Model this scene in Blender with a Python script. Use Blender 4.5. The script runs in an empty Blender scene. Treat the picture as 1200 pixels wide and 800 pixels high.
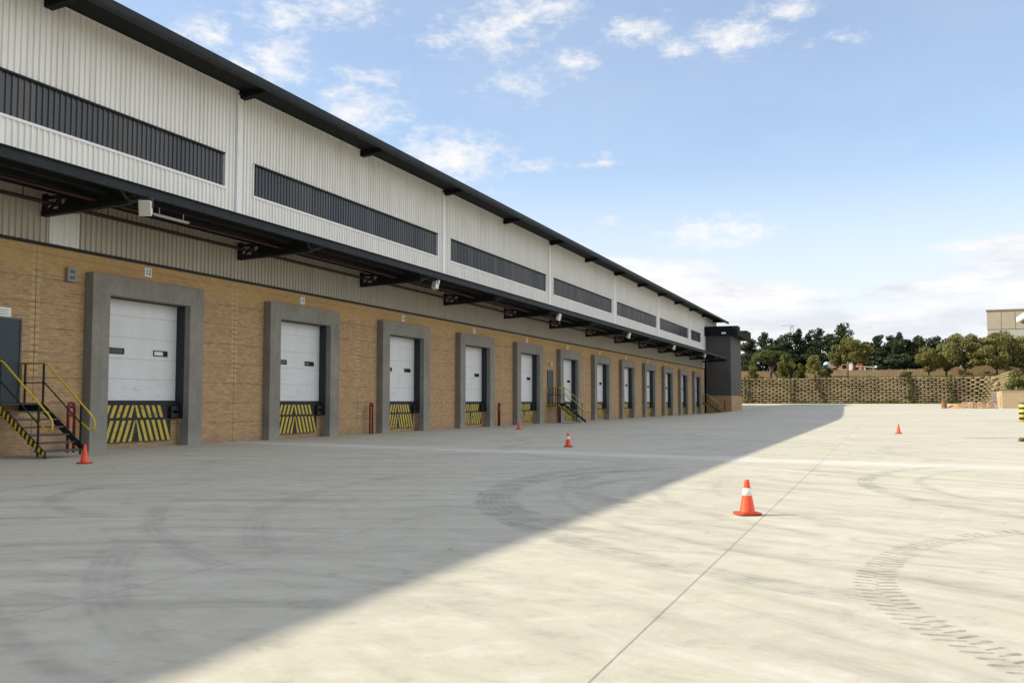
import bpy, bmesh, math, random
import numpy as np
from mathutils import Vector, Matrix
R = math.radians
random.seed(7); rng = np.random.default_rng(11)
scene = bpy.context.scene
COL = scene.collection

# ------------------------------------------------------------------ helpers
class MB:
    """collects faces, links them as ONE mesh object"""
    def __init__(s): s.v = []; s.f = []; s.m = []; s.smooth = []
    def poly(s, pts, m=0, smooth=False):
        b = len(s.v); s.v += [tuple(p) for p in pts]; s.f.append(tuple(range(b, b+len(pts)))); s.m.append(m); s.smooth.append(smooth)
    def box(s, x0, x1, y0, y1, z0, z1, m=0):
        s.hexa([(x0,y0,z0),(x1,y0,z0),(x1,y1,z0),(x0,y1,z0),(x0,y0,z1),(x1,y0,z1),(x1,y1,z1),(x0,y1,z1)], m)
    def hexa(s, p, m=0):
        b = len(s.v); s.v += [tuple(q) for q in p]
        for f in ((0,3,2,1),(4,5,6,7),(0,1,5,4),(1,2,6,5),(2,3,7,6),(3,0,4,7)):
            s.f.append(tuple(b+i for i in f)); s.m.append(m); s.smooth.append(False)
    def prism(s, outline, axis, a, b, m=0, caps=True):
        """outline: list of 2D points, extruded along axis 'x' or 'y' or 'z' from a to b"""
        def P(q, t):
            return {'x': (t, q[0], q[1]), 'y': (q[0], t, q[1]), 'z': (q[0], q[1], t)}[axis]
        n = len(outline); k = len(s.v)
        s.v += [P(q, a) for q in outline] + [P(q, b) for q in outline]
        for i in range(n):
            j = (i+1) % n; s.f.append((k+i, k+j, k+n+j, k+n+i)); s.m.append(m); s.smooth.append(False)
        if caps:
            s.f.append(tuple(k+i for i in range(n-1, -1, -1))); s.m.append(m); s.smooth.append(False)
            s.f.append(tuple(k+n+i for i in range(n))); s.m.append(m); s.smooth.append(False)
    def bar(s, a, b, w, h=None, m=0):
        h = h or w; a = Vector(a); b = Vector(b); d = (b-a).normalized()
        up = Vector((0,0,1)) if abs(d.z) < .95 else Vector((0,1,0))
        x = d.cross(up).normalized()*w/2; y = x.cross(d).normalized()*h/2
        s.hexa([a-x-y, a+x-y, b+x-y, b-x-y, a-x+y, a+x+y, b+x+y, b-x+y], m)
    def tube(s, pts, r, n=8, m=0):
        pts = [Vector(p) for p in pts]; rs = r if isinstance(r, (list, tuple)) else [r]*len(pts)
        k = len(s.v); ref = None
        for i, p in enumerate(pts):
            d = (pts[min(i+1, len(pts)-1)] - pts[max(i-1, 0)]).normalized()
            if ref is None: ref = Vector((0,0,1)) if abs(d.z) < .9 else Vector((1,0,0))
            x = d.cross(ref).normalized(); y = x.cross(d).normalized(); ref = y
            for j in range(n):
                a = 2*math.pi*j/n; s.v.append(tuple(p + (x*math.cos(a)+y*math.sin(a))*rs[i]))
        for i in range(len(pts)-1):
            for j in range(n):
                q = (j+1) % n; s.f.append((k+i*n+j, k+i*n+q, k+(i+1)*n+q, k+(i+1)*n+j)); s.m.append(m); s.smooth.append(True)
        s.f.append(tuple(k+j for j in range(n))); s.m.append(m); s.smooth.append(False)
        e = k+(len(pts)-1)*n; s.f.append(tuple(e+j for j in range(n-1,-1,-1))); s.m.append(m); s.smooth.append(False)
    def lathe(s, prof, c=(0,0,0), n=20, m=0):
        k = len(s.v)
        for r, z in prof:
            for j in range(n):
                a = 2*math.pi*j/n; s.v.append((c[0]+r*math.cos(a), c[1]+r*math.sin(a), c[2]+z))
        for i in range(len(prof)-1):
            for j in range(n):
                q = (j+1) % n; s.f.append((k+i*n+j, k+i*n+q, k+(i+1)*n+q, k+(i+1)*n+j)); s.m.append(m); s.smooth.append(True)
        s.f.append(tuple(k+j for j in range(n-1,-1,-1))); s.m.append(m); s.smooth.append(False)
        e = k+(len(prof)-1)*n; s.f.append(tuple(e+j for j in range(n))); s.m.append(m); s.smooth.append(False)
    def build(s, name, mats, parent=None, bevel=0, fix=True):
        me = bpy.data.meshes.new(name); me.from_pydata(s.v, [], s.f)
        for mt in (mats if isinstance(mats, (list, tuple)) else [mats]): me.materials.append(mt)
        me.polygons.foreach_set('material_index', s.m); me.polygons.foreach_set('use_smooth', s.smooth); me.update()
        if fix:
            bm = bmesh.new(); bm.from_mesh(me); bmesh.ops.recalc_face_normals(bm, faces=bm.faces); bm.to_mesh(me); bm.free()
        o = bpy.data.objects.new(name, me); COL.objects.link(o)
        if parent: o.parent = parent
        if bevel:
            b = o.modifiers.new('bevel', 'BEVEL'); b.width = bevel; b.segments = 2; b.limit_method = 'ANGLE'
        return o

def tag(o, label, cat, group=None):
    o['label'] = label; o['category'] = cat
    if group: o['group'] = group
    return o
def thing(name, label, cat, loc=(0,0,0), rz=0, group=None):
    o = bpy.data.objects.new(name, None); COL.objects.link(o); o.location = loc; o.rotation_euler = (0,0,rz); o.empty_display_size = .3
    return tag(o, label, cat, group)
def dup(root, loc, rz=None, label=None, group=None):
    r = root.copy(); COL.objects.link(r); r.location = loc
    if rz is not None: r.rotation_euler = (0,0,rz)
    if label: r['label'] = label
    if group: r['group'] = group
    for ch in list(root.children):
        c = ch.copy(); COL.objects.link(c); c.parent = r
        for g in list(ch.children):
            d = g.copy(); COL.objects.link(d); d.parent = c
    return r
def dup_part(o, loc):
    c = o.copy(); COL.objects.link(c); c.location = loc; c.parent = o.parent
    for g in list(o.children):
        d = g.copy(); COL.objects.link(d); d.parent = c
    return c
def smooth(t): t = min(1, max(0, t)); return t*t*(3-2*t)

# ------------------------------------------------------------------ materials
class NT:
    def __init__(s, nt): s.nt = nt; s.n = nt.nodes; s.l = nt.links
    def new(s, t, **kw):
        n = s.n.new(t)
        for k, v in kw.items(): setattr(n, k, v)
        return n
    def put(s, sock, v):
        if isinstance(v, bpy.types.NodeSocket): s.l.new(v, sock)
        elif v is not None:
            sock.default_value = v
    def math(s, op, a, b=None, c=None, clamp=False):
        n = s.new('ShaderNodeMath', operation=op, use_clamp=clamp)
        for i, v in enumerate((a, b, c)):
            if v is not None: s.put(n.inputs[i], v)
        return n.outputs[0]
    def vmath(s, op, a, b=None, out=0):
        n = s.new('ShaderNodeVectorMath', operation=op); s.put(n.inputs[0], a)
        if b is not None: s.put(n.inputs[1], b)
        return n.outputs[out]
    def sep(s, v):
        n = s.new('ShaderNodeSeparateXYZ'); s.put(n.inputs[0], v); return n.outputs
    def comb(s, x=0., y=0., z=0.):
        n = s.new('ShaderNodeCombineXYZ')
        for i, v in enumerate((x, y, z)): s.put(n.inputs[i], v)
        return n.outputs[0]
    def noise(s, vec, scale, detail=4, rough=.55, dist=0, col=False):
        n = s.new('ShaderNodeTexNoise'); s.put(n.inputs['Vector'], vec); n.inputs['Scale'].default_value = scale
        n.inputs['Detail'].default_value = detail; n.inputs['Roughness'].default_value = rough; n.inputs['Distortion'].default_value = dist
        return n.outputs['Color' if col else 'Fac']
    def mapr(s, v, a, b, c=0., d=1., smooth=False):
        n = s.new('ShaderNodeMapRange'); n.interpolation_type = 'SMOOTHSTEP' if smooth else 'LINEAR'
        s.put(n.inputs[0], v)
        for i, q in enumerate((a, b, c, d)): s.put(n.inputs[1+i], q)
        return n.outputs[0]
    def mix(s, fac, a, b, mode='MIX'):
        n = s.new('ShaderNodeMix', data_type='RGBA', blend_type=mode)
        s.put(n.inputs[0], fac)
        for sock, v in ((n.inputs[6], a), (n.inputs[7], b)):
            if isinstance(v, (tuple, list)): v = (*v[:3], 1)
            s.put(sock, v)
        return n.outputs[2]
    def ramp(s, fac, stops):
        n = s.new('ShaderNodeValToRGB'); s.put(n.inputs[0], fac); e = n.color_ramp.elements
        while len(e) < len(stops): e.new(.5)
        for q, (p, c) in zip(e, stops): q.position = p; q.color = (*c[:3], 1)
        return n.outputs[0]
    def bump(s, h, strength, dist):
        n = s.new('ShaderNodeBump'); n.inputs['Strength'].default_value = strength; n.inputs['Distance'].default_value = dist
        s.put(n.inputs['Height'], h); return n.outputs[0]
def mat(name):
    m = bpy.data.materials.new(name); m.use_nodes = True; t = NT(m.node_tree); b = t.n['Principled BSDF']
    return m, t, b
def pos(t): return t.new('ShaderNodeNewGeometry').outputs['Position']
def setb(t, b, col=None, rough=None, metal=None, normal=None, spec=None):
    if col is not None: t.put(b.inputs['Base Color'], (*col, 1) if isinstance(col, tuple) else col)
    if rough is not None: t.put(b.inputs['Roughness'], rough)
    if metal is not None: t.put(b.inputs['Metallic'], metal)
    if spec is not None: t.put(b.inputs['Specular IOR Level'], spec)
    if normal is not None: t.put(b.inputs['Normal'], normal)
def simple(name, col, rough=.6, metal=0, var=.18, scale=3., spec=.5, bump=0., bscale=40., stretch=(1,1,1)):
    m, t, b = mat(name); p = t.vmath('MULTIPLY', pos(t), stretch)
    n = t.noise(p, scale, 5, .6)
    lo = tuple(c*(1-var) for c in col); hi = tuple(min(1, c*(1+var)) for c in col)
    c = t.mix(t.mapr(n, .3, .7), lo, hi)
    r = t.mapr(t.noise(p, scale*3, 3), .3, .7, max(.03, rough-.08), min(1, rough+.08))
    setb(t, b, c, r, metal, t.bump(t.noise(p, bscale, 4), bump, .01) if bump else None, spec)
    return m

S0, PI_, D = 21.376, 8.5552, 20.775
XF = -D            # front of the concrete surrounds
XW = -21.075       # brick and cladding plane
WJ, WO = .673, 3.478

# --- yard concrete
def concrete_yard():
    m, t, b = mat('yard_concrete'); p = pos(t); x, y, z = t.sep(p)[:3]
    flat = t.comb(x, y, 0.)
    big = t.noise(flat, .09, 4, .6)
    mid = t.noise(flat, .55, 5, .6, .6)
    fine = t.noise(flat, 38, 4, .7)
    warp = t.noise(flat, .25, 3, .5, 0, True)
    warpf = t.noise(flat, .16, 3, .5)
    rx = t.math('ADD', t.math('MULTIPLY', x, .92), t.math('MULTIPLY', y, .39))
    ry = t.math('SUBTRACT', t.math('MULTIPLY', y, .92), t.math('MULTIPLY', x, .39))
    wv = t.math('MULTIPLY', t.sep(warp)[0], 2.5)
    st1 = t.noise(t.comb(t.math('MULTIPLY', rx, .22), t.math('ADD', t.math('MULTIPLY', ry, 2.2), wv), 0.), 1., 5, .65)
    qx = t.math('SUBTRACT', t.math('MULTIPLY', x, .80), t.math('MULTIPLY', y, .60)); qy = t.math('ADD', t.math('MULTIPLY', y, .80), t.math('MULTIPLY', x, .60))
    st1b = t.noise(t.comb(t.math('MULTIPLY', qx, .20), t.math('ADD', t.math('MULTIPLY', qy, 2.0), wv), 7.), 1., 5, .65)
    wx = t.mapr(t.math('ADD', x, t.math('MULTIPLY', wv, 1.5)), -4., 1., 0, 1, True)
    st1 = t.math('ADD', t.math('MULTIPLY', st1, t.math('SUBTRACT', 1., wx)), t.math('MULTIPLY', st1b, wx))
    ax = t.math('ADD', t.math('MULTIPLY', x, .985), t.math('MULTIPLY', y, -.17))
    ay = t.math('ADD', t.math('MULTIPLY', y, .985), t.math('MULTIPLY', x, .17))
    st2 = t.noise(t.comb(t.math('MULTIPLY', ax, .35), t.math('MULTIPLY', ay, 5.), 3.), 1., 5, .7)
    c = t.mix(t.mapr(big, .3, .7), (.435,.407,.325), (.53,.495,.392))
    def darken(c, f, amt, col=(.21,.20,.175)):
        return t.mix(t.math('MULTIPLY', f, amt), c, col)
    c = darken(c, t.mapr(mid, .50, .75, 0, 1, True), .30)
    mott = t.noise(flat, 2.6, 6, .72, .4)
    c = t.mix(t.math('MULTIPLY', t.mapr(mott, .49, .70, 0, 1, True), .42), c, (.60,.585,.53))
    c = darken(c, t.mapr(mott, .47, .32, 0, 1, True), .34)
    c = darken(c, t.math('MULTIPLY', t.mapr(st1, .47, .72, 0, 1, True), t.mapr(big, .33, .6, .35, 1.)), .60)
    c = darken(c, t.math('MULTIPLY', t.mapr(st2, .50, .76, 0, 1, True), t.mapr(warpf, .4, .6, .25, 1.)), .45)
    c = t.mix(t.math('MULTIPLY', t.mapr(st1, .47, .28, 0, 1, True), .42), c, (.60,.58,.52))
    c = t.mix(t.mapr(fine, .3, .7, 0, .22), c, (.27,.25,.22))
    # dark scuffed patches
    pt = t.noise(t.comb(t.math('MULTIPLY', x, .5), y, 7.), .33, 5, .7, 1.2)
    c = darken(c, t.mapr(pt, .60, .72, 0, 1, True), .22)
    # tiny spots of dirt
    vor = t.new('ShaderNodeTexVoronoi'); t.put(vor.inputs['Vector'], flat); vor.inputs['Scale'].default_value = .9
    c = darken(c, t.mapr(vor.outputs['Distance'], .032, .018), .6, (.08,.075,.07))
    # curved tyre marks: (cx, cy, radius, width, strength, dir deg, half spread cos)
    arcs = [(4.9,16.82,10.85,.40,.85,203,.70),(1.89,15.81,7.53,.38,.85,195,.66),(4.9,16.82,9.85,.14,.45,205,.70),(4.9,16.82,8.4,.22,.5,212,.72),(4.9,16.82,7.5,.14,.4,215,.75),(.28,17.0,5.33,.36,.75,190,.62),(.15,15.56,4.62,.28,.65,192,.70),(.15,15.56,3.9,.14,.4,195,.70),(3.2,15.5,11.6,.34,.35,200,.86),
            (1.32,12.29,9.38,.36,.48,223,.960),(-.27,15.6,10.03,.26,.5,227,.94),(0.,12.55,9.5,.16,.6,238,.97),(7.29,18.04,7.59,.30,.75,182,.66),(7.29,18.04,6.75,.16,.55,186,.7),(9.,17.5,6.4,.2,.4,200,.72),(-7.57,13.5,4.43,.28,.6,222,.78),(-8.6,12.6,4.3,.22,.45,200,.8),
            (-9.,21,6.,.3,.4,160,.5),(-2,30,9.,.35,.55,200,.5),(-4.5,33,8.,.3,.5,140,.55),(2,26,7,.3,.35,110,.5),(9,30,9,.4,.4,170,.6),(4,44,12,.5,.4,190,.6),(-6,36,7,.3,.55,170,.5)]
    wob = t.math('MULTIPLY', t.math('SUBTRACT', t.noise(flat, .8, 3), .5), .25)
    brk = t.mapr(t.noise(flat, 1.7, 5, .7), .33, .62)
    acc = None
    for cx, cy, r, w, s_, a, hs in arcs:
        v = t.vmath('SUBTRACT', flat, (cx, cy, 0)); ln = t.vmath('LENGTH', v, out=1)
        q = t.math('ABSOLUTE', t.math('SUBTRACT', t.math('ADD', ln, wob), r))
        rad = t.mapr(q, w*.5+.06, w*.5-.06, 0, 1, True)
        dt = t.vmath('DOT_PRODUCT', t.vmath('NORMALIZE', v), (math.cos(R(a)), math.sin(R(a)), 0), out=1)
        rib = t.mapr(t.math('SINE', t.math('MULTIPLY', ln, 2*math.pi/.095)), -1., .7, .62, 1.)
        rad = t.math('MULTIPLY', rad, rib) if w > .24 else rad
        f = t.math('MULTIPLY', t.math('MULTIPLY', rad, t.mapr(dt, hs, min(.999, hs+.35*(1-hs)+.02), 0, 1, True)), s_)
        acc = f if acc is None else t.math('MAXIMUM', acc, f)
    c = t.mix(t.math('MULTIPLY', t.math('MULTIPLY', acc, brk), .72), c, (.165,.155,.145))
    # pale dusty band swept across the yard
    ln = t.math('ADD', y, t.math('ADD', t.math('MULTIPLY', x, .24), -23.2)); ln = t.math('ADD', ln, t.math('MULTIPLY', t.math('SUBTRACT', mid, .5), 1.6))
    band = t.math('MULTIPLY', t.mapr(t.math('ABSOLUTE', ln), 1.5, .0, 0, 1, True), t.mapr(st1, .32, .62))
    c = t.mix(t.math('MULTIPLY', t.math('MULTIPLY', band, t.mapr(x, 9., 1.)), .8), c, (.66,.65,.62))
    # saw-cut joints
    jw = t.math('MULTIPLY', t.math('SUBTRACT', t.noise(flat, 1.5, 5, .65), .5), .13)
    for px, wd, am in ((-1.36,.006,.62),(-5.17,.008,.32),(3.1,.005,.2),(-9.2,.008,.3),(-14.2,.008,.25)):
        q = t.math('ABSOLUTE', t.math('SUBTRACT', t.math('ADD', x, t.math('MULTIPLY', jw, .06 if px == -1.36 else 1.)), px))
        c = t.mix(t.math('MULTIPLY', t.mapr(q, wd*1.5, wd*.7), am), c, (.10,.095,.085))
    for py in (8.9, 45., 71., 97.):
        q = t.math('ABSOLUTE', t.math('SUBTRACT', t.math('ADD', y, jw), py))
        c = t.mix(t.math('MULTIPLY', t.mapr(q, .02, .008), .28), c, (.12,.115,.10))
    # damp stain by the striped post
    q = t.vmath('LENGTH', t.vmath('MULTIPLY', t.vmath('SUBTRACT', flat, (3.9,41.6,0)), (.75,2.6,0)), out=1)
    c = t.mix(t.math('MULTIPLY', t.mapr(t.math('ADD', q, t.math('MULTIPLY', mid, 1.2)), 1.7, 1.1, 0, 1, True), .8), c, (.13,.125,.11))
    h = t.math('ADD', t.math('MULTIPLY', fine, .5), t.math('MULTIPLY', st1, .5))
    setb(t, b, c, t.mapr(mid, .3, .7, .66, .85), 0, t.bump(h, .25, .006), .35)
    return m
M = {}
M['yard'] = concrete_yard()

def brick():
    m, t, b = mat('face_brick'); p = pos(t); x, y, z = t.sep(p)[:3]
    horiz = t.math('ADD', y, x)
    v = t.comb(horiz, z, 0.)
    br = t.new('ShaderNodeTexBrick'); t.put(br.inputs['Vector'], v); br.inputs['Scale'].default_value = 1.
    br.inputs['Brick Width'].default_value = .235; br.inputs['Row Height'].default_value = .0835; br.inputs['Mortar Size'].default_value = .010
    br.inputs['Mortar Smooth'].default_value = .2; br.inputs['Bias'].default_value = -.1
    br.inputs['Color1'].default_value = (.43,.268,.130,1); br.inputs['Color2'].default_value = (.28,.16,.082,1); br.inputs['Mortar'].default_value = (.40,.30,.17,1)
    c = br.outputs['Color']
    n = t.noise(p, .5, 5, .6); c = t.mix(t.mapr(n, .35, .7, 0, .25), c, (.40,.27,.15), 'MIX')
    cell = t.noise(t.comb(t.math('MULTIPLY', horiz, 4.2), t.math('MULTIPLY', z, 12.), 0.), 1.3, 2, .6)
    c = t.mix(t.mapr(cell, .42, .72, 0, .30), c, (.60,.40,.21))
    c = t.mix(t.mapr(t.noise(p, 9, 3), .5, .8, 0, .12), c, (.22,.13,.07))
    # raked course every eighth row, movement joint at every bay
    zm = t.math('ABSOLUTE', t.math('SUBTRACT', t.math('MODULO', t.math('ADD', z, .32+.668), .668), .334))
    zr = t.math('GREATER_THAN', z, .3)
    c = t.mix(t.math('MULTIPLY', t.math('MULTIPLY', t.mapr(zm, .018, .010), zr), t.mapr(t.noise(p, 1.3, 3), .3, .6, .12, .6)), c, (.09,.055,.035))
    ym = t.math('ABSOLUTE', t.math('SUBTRACT', t.math('MODULO', t.math('ADD', t.math('SUBTRACT', y, S0-.2*PI_), 10.5*PI_), PI_), PI_/2))
    c = t.mix(t.math('MULTIPLY', t.mapr(ym, .018, .008), .7), c, (.05,.035,.025))
    near = t.math('MULTIPLY', t.mapr(t.math('ADD', ym, t.math('MULTIPLY', t.noise(p, 3.1, 2), .12)), .24, .17), t.math('GREATER_THAN', t.math('MODULO', z, .167), .09))
    near = t.math('MULTIPLY', near, t.math('MULTIPLY', t.math('GREATER_THAN', z, 2.1), t.math('GREATER_THAN', ym, .02)))
    c = t.mix(t.math('MULTIPLY', near, .5), c, (.60,.46,.27))
    pale = t.math('GREATER_THAN', t.noise(t.comb(t.math('MULTIPLY', horiz, 1.1), t.math('MULTIPLY', z, 6.), 4.), 2.2, 2), .62)
    c = t.mix(t.math('MULTIPLY', pale, .32), c, (.58,.45,.27))
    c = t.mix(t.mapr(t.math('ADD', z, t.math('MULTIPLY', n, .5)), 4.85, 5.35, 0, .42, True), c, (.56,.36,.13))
    # splash dirt at the foot
    c = t.mix(t.mapr(t.math('ADD', z, t.math('MULTIPLY', n, .8)), .9, .25, 0, .45, True), c, (.23,.18,.13))
    setb(t, b, c, .85, 0, t.bump(br.outputs['Fac'], -.5, .01), .25)
    return m
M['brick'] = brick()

def cladding(name, col):
    m, t, b = mat(name); p = pos(t); x, y, z = t.sep(p)[:3]
    st = t.noise(t.comb(t.math('MULTIPLY', y, 3.), t.math('MULTIPLY', z, .22), x), 1., 5, .65)
    c = t.mix(t.mapr(st, .45, .72, 0, .5), col, tuple(k*.72 for k in (col[0], col[1]*.97, col[2]*.9)))
    c = t.mix(t.mapr(t.noise(p, .35, 4), .4, .7, 0, .2), c, tuple(k*.85 for k in col))
    # every sheet is a touch different
    sh = t.new('ShaderNodeTexWhiteNoise', noise_dimensions='1D'); t.put(sh.inputs['W'], t.math('FLOOR', t.math('MULTIPLY', y, 1.)))
    c = t.mix(t.math('MULTIPLY', sh.outputs['Value'], .16), c, tuple(k*.8 for k in col))
    setb(t, b, c, t.mapr(st, .3, .7, .38, .55), 0, t.bump(t.noise(p, 2.5, 3), .12, .02), .45)
    return m
M['cladding'] = cladding('off_white_cladding', (.80,.78,.725))
M['cladding_shaded'] = cladding('shaded_cladding', (.50,.46,.375))  # same cladding under the canopy, with the shade put into its colour

def smoked():
    m, t, b = mat('smoked_sheet'); p = pos(t); x, y, z = t.sep(p)[:3]
    sh = t.new('ShaderNodeTexWhiteNoise', noise_dimensions='1D'); t.put(sh.inputs['W'], t.math('FLOOR', t.math('MULTIPLY', y, 1.333)))
    c = t.mix(sh.outputs['Value'], (.024,.031,.038), (.075,.071,.066))
    n = t.noise(t.comb(t.math('MULTIPLY', y, .9), t.math('MULTIPLY', z, .4), 0.), 1., 3)
    c = t.mix(t.mapr(n, .5, .75, 0, .7), c, (.075,.062,.047))
    setb(t, b, c, t.mapr(n, .3, .7, .20, .34), 0, None, .45)
    return m
M['smoked'] = smoked()

def rough_concrete(name, col):
    m, t, b = mat(name); p = pos(t); x, y, z = t.sep(p)[:3]
    n1 = t.noise(p, .9, 5, .65); n2 = t.noise(p, 4.5, 5, .7, .8); n3 = t.noise(p, 55, 3)
    st = t.noise(t.comb(t.math('MULTIPLY', y, 5.), t.math('MULTIPLY', z, .5), x), 1., 4, .6)
    c = t.mix(t.mapr(n1, .3, .7), tuple(k*.8 for k in col), tuple(k*1.12 for k in col))
    c = t.mix(t.mapr(n2, .5, .75, 0, .6), c, tuple(k*.6 for k in col))
    c = t.mix(t.mapr(st, .5, .72, 0, .55), c, tuple(k*.7 for k in col))
    c = t.mix(t.mapr(t.math('ADD', z, t.math('MULTIPLY', n1, 1.)), 1.1, .45, 0, .5, True), c, (.33,.33,.31))
    setb(t, b, c, .8, 0, t.bump(t.math('ADD', n2, t.math('MULTIPLY', n3, .5)), .25, .01), .3)
    return m
M['surround'] = rough_concrete('cast_concrete', (.255,.24,.20))
def door_mat():
    m, t, b = mat('door_white'); p = pos(t); x, y, z = t.sep(p)[:3]
    g = t.noise(t.comb(t.math('MULTIPLY', y, 2.2), t.math('MULTIPLY', z, .7), 0.), 1., 6, .7); s2 = t.noise(t.comb(t.math('MULTIPLY', y, 1.2), t.math('MULTIPLY', z, 7.), 2.), 1., 5, .75)
    c = t.mix(t.mapr(g, .45, .75, 0, .35), (.68,.69,.68), (.50,.49,.46))
    low = t.mapr(z, 2.9, 1.5)
    c = t.mix(t.math('MULTIPLY', t.math('MULTIPLY', t.mapr(s2, .54, .72), low), .55), c, (.24,.23,.22))
    setb(t, b, c, t.mapr(g, .3, .7, .35, .55)); return m
M['door'] = door_mat()
M['black'] = simple('black_rubber', (.012,.012,.013), .6)
M['seal'] = simple('dark_seal', (.016,.021,.028), .55)
M['yellow'] = simple('hazard_yellow', (.62,.44,.03), .5, var=.14, scale=6)
def worn_mat():
    m, t, b = mat('hazard_yellow_board'); p = pos(t); n = t.noise(p, 5, 6, .75); n2 = t.noise(t.vmath('MULTIPLY', p, (1,.6,4.)), 2.2, 5, .7)
    c = t.mix(t.mapr(n, .3, .7), (.48,.36,.04), (.60,.47,.055)); c = t.mix(t.mapr(n2, .56, .68, 0, .75), c, (.07,.06,.045))
    setb(t, b, c, .6); return m
M['yellow_worn'] = worn_mat()
M['steel_dark'] = simple('dark_painted_steel', (.014,.016,.018), .6, var=.25, spec=.3)
M['steel_grey'] = simple('grey_painted_steel', (.075,.085,.088), .42, var=.15)
M['gutter'] = simple('charcoal_gutter', (.018,.021,.022), .55, var=.2, spec=.3)
M['edge'] = simple('charcoal_edge_beam', (.019,.024,.027), .6, var=.2, spec=.2)
M['soffit'] = simple('dark_soffit', (.009,.009,.009), .8, spec=.2)
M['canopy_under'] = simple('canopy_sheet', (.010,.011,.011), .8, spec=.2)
M['red'] = simple('red_oxide_pipe', (.05,.008,.006), .5, var=.2)
M['red_post'] = simple('red_post_paint', (.17,.012,.009), .45, var=.2)
M['white'] = simple('white_paint', (.75,.75,.72), .45, var=.05)
M['lamp_glass'] = simple('floodlight_lens', (.62,.58,.46), .18, var=.06)
M['tube'] = simple('tube_lamp', (.8,.78,.72), .35, var=.04)
M['blue_door'] = simple('slate_blue_paint', (.016,.030,.040), .5, var=.1)
M['grey_box'] = simple('grey_plastic', (.26,.245,.22), .5, var=.08)
def cone_mat():
    m, t, b = mat('cone_orange'); p = pos(t); n = t.noise(p, 7, 5, .7); o = t.sep(t.new('ShaderNodeTexCoord').outputs['Object'])[2]
    c = t.mix(t.mapr(n, .3, .7), (.80,.075,.016), (.88,.10,.026)); n2 = t.noise(t.vmath('MULTIPLY', p, (1,1,.4)), 22, 5, .75)
    c = t.mix(t.math('MULTIPLY', t.mapr(n2, .54, .70), t.mapr(o, .40, .04, .25, .8)), c, (.22,.06,.03)); setb(t, b, c, t.mapr(n, .3, .7, .38, .6)); return m
M['orange'] = cone_mat()
M['sleeve'] = simple('cone_sleeve', (.82,.78,.72), .35, var=.06)
M['cone_base'] = simple('cone_base_rubber', (.42,.05,.02), .6, var=.2, scale=9)
M['tread'] = simple('stair_tread_steel', (.055,.058,.062), .5, var=.2)
M['annex'] = simple('dark_grey_render', (.075,.071,.065), .8, var=.1, scale=.6)
M['ink'] = simple('sign_ink', (.03,.03,.035), .5)
M['wood'] = simple('fence_timber', (.27,.185,.105), .85, var=.3, scale=1.5, stretch=(6,1,.5))
M['bark'] = simple('bark', (.055,.04,.028), .9, var=.3, scale=6, bump=.4, bscale=12)
def block_mat():
    m, t, b = mat('sandstone_block'); p = pos(t); n = t.noise(p, .9, 5, .65); n2 = t.noise(t.vmath('MULTIPLY', p, (1,1,.45)), .38, 5, .7); n3 = t.noise(p, 3.5, 4, .7)
    c = t.mix(t.mapr(n, .3, .7), (.215,.165,.092), (.37,.295,.17)); c = t.mix(t.mapr(n2, .46, .66, 0, .75), c, (.115,.095,.045)); c = t.mix(t.mapr(n3, .5, .75, 0, .4), c, (.42,.34,.21))
    setb(t, b, c, .9, 0, t.bump(t.noise(p, 9, 4), .5, .02), .2); return m
M['block'] = block_mat()
M['soil'] = simple('dark_soil', (.055,.04,.024), .95, var=.3)
M['tan'] = simple('tan_plaster', (.43,.31,.19), .85, var=.08)
M['earth'] = simple('orange_earth', (.42,.235,.10), .95, var=.3, scale=1.6, bump=.5, bscale=5)
M['rubble'] = simple('pale_rubble', (.38,.31,.23), .9, var=.35, scale=2.5)
M['rust_box'] = simple('rusty_brown', (.23,.11,.045), .8, var=.2)
M['far_block'] = simple('beige_panel_wall', (.44,.385,.28), .8, var=.08, scale=.3)
M['far_low'] = simple('pale_panel_wall', (.46,.44,.38), .8, var=.06, scale=.3)
M['orange_wall'] = simple('orange_plaster', (.46,.20,.085), .85, var=.12)
M['roof_tile'] = simple('dark_roof_tile', (.07,.045,.035), .8)
M['glass_dark'] = simple('dark_glass', (.015,.018,.022), .1, var=.1)
M['sheet'] = simple('pale_roof_sheet', (.66,.66,.65), .5, var=.12)
M['pale_post'] = simple('pale_galvanised', (.42,.42,.40), .45, .3, var=.1)
M['blue_tank'] = simple('pale_blue_plastic', (.30,.45,.55), .4, var=.15)

def leafmat(name, a, b_, sc=.7):
    m, t, b = mat(name); p = pos(t)
    n = t.noise(p, sc, 4, .65); n2 = t.noise(p, sc*7, 2)
    c = t.mix(t.mapr(n, .36, .64), a, b_); c = t.mix(t.mapr(n2, .4, .7, 0, .5), c, tuple(k*.55 for k in a))
    setb(t, b, c, .6, 0, None, .25)
    tr = t.new('ShaderNodeBsdfTranslucent'); t.put(tr.inputs[0], t.mix(.5, c, tuple(min(1,k*1.6) for k in b_)))
    mx = t.new('ShaderNodeMixShader'); mx.inputs[0].default_value = .25
    t.l.new(b.outputs[0], mx.inputs[1]); t.l.new(tr.outputs[0], mx.inputs[2]); t.l.new(mx.outputs[0], t.n['Material Output'].inputs[0])
    return m
M['pine'] = leafmat('dark_pine_needles', (.030,.044,.020), (.060,.076,.030), .5)
M['olive'] = leafmat('olive_leaves', (.11,.115,.030), (.22,.20,.052), .6)
M['bushy'] = leafmat('tree_leaves', (.12,.13,.036), (.23,.215,.06), .7)
M['shrub'] = leafmat('yellow_green_leaves', (.10,.115,.022), (.19,.18,.04), 1.)
M['acacia'] = leafmat('acacia_leaves', (.045,.065,.018), (.12,.135,.03), .6)

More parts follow.
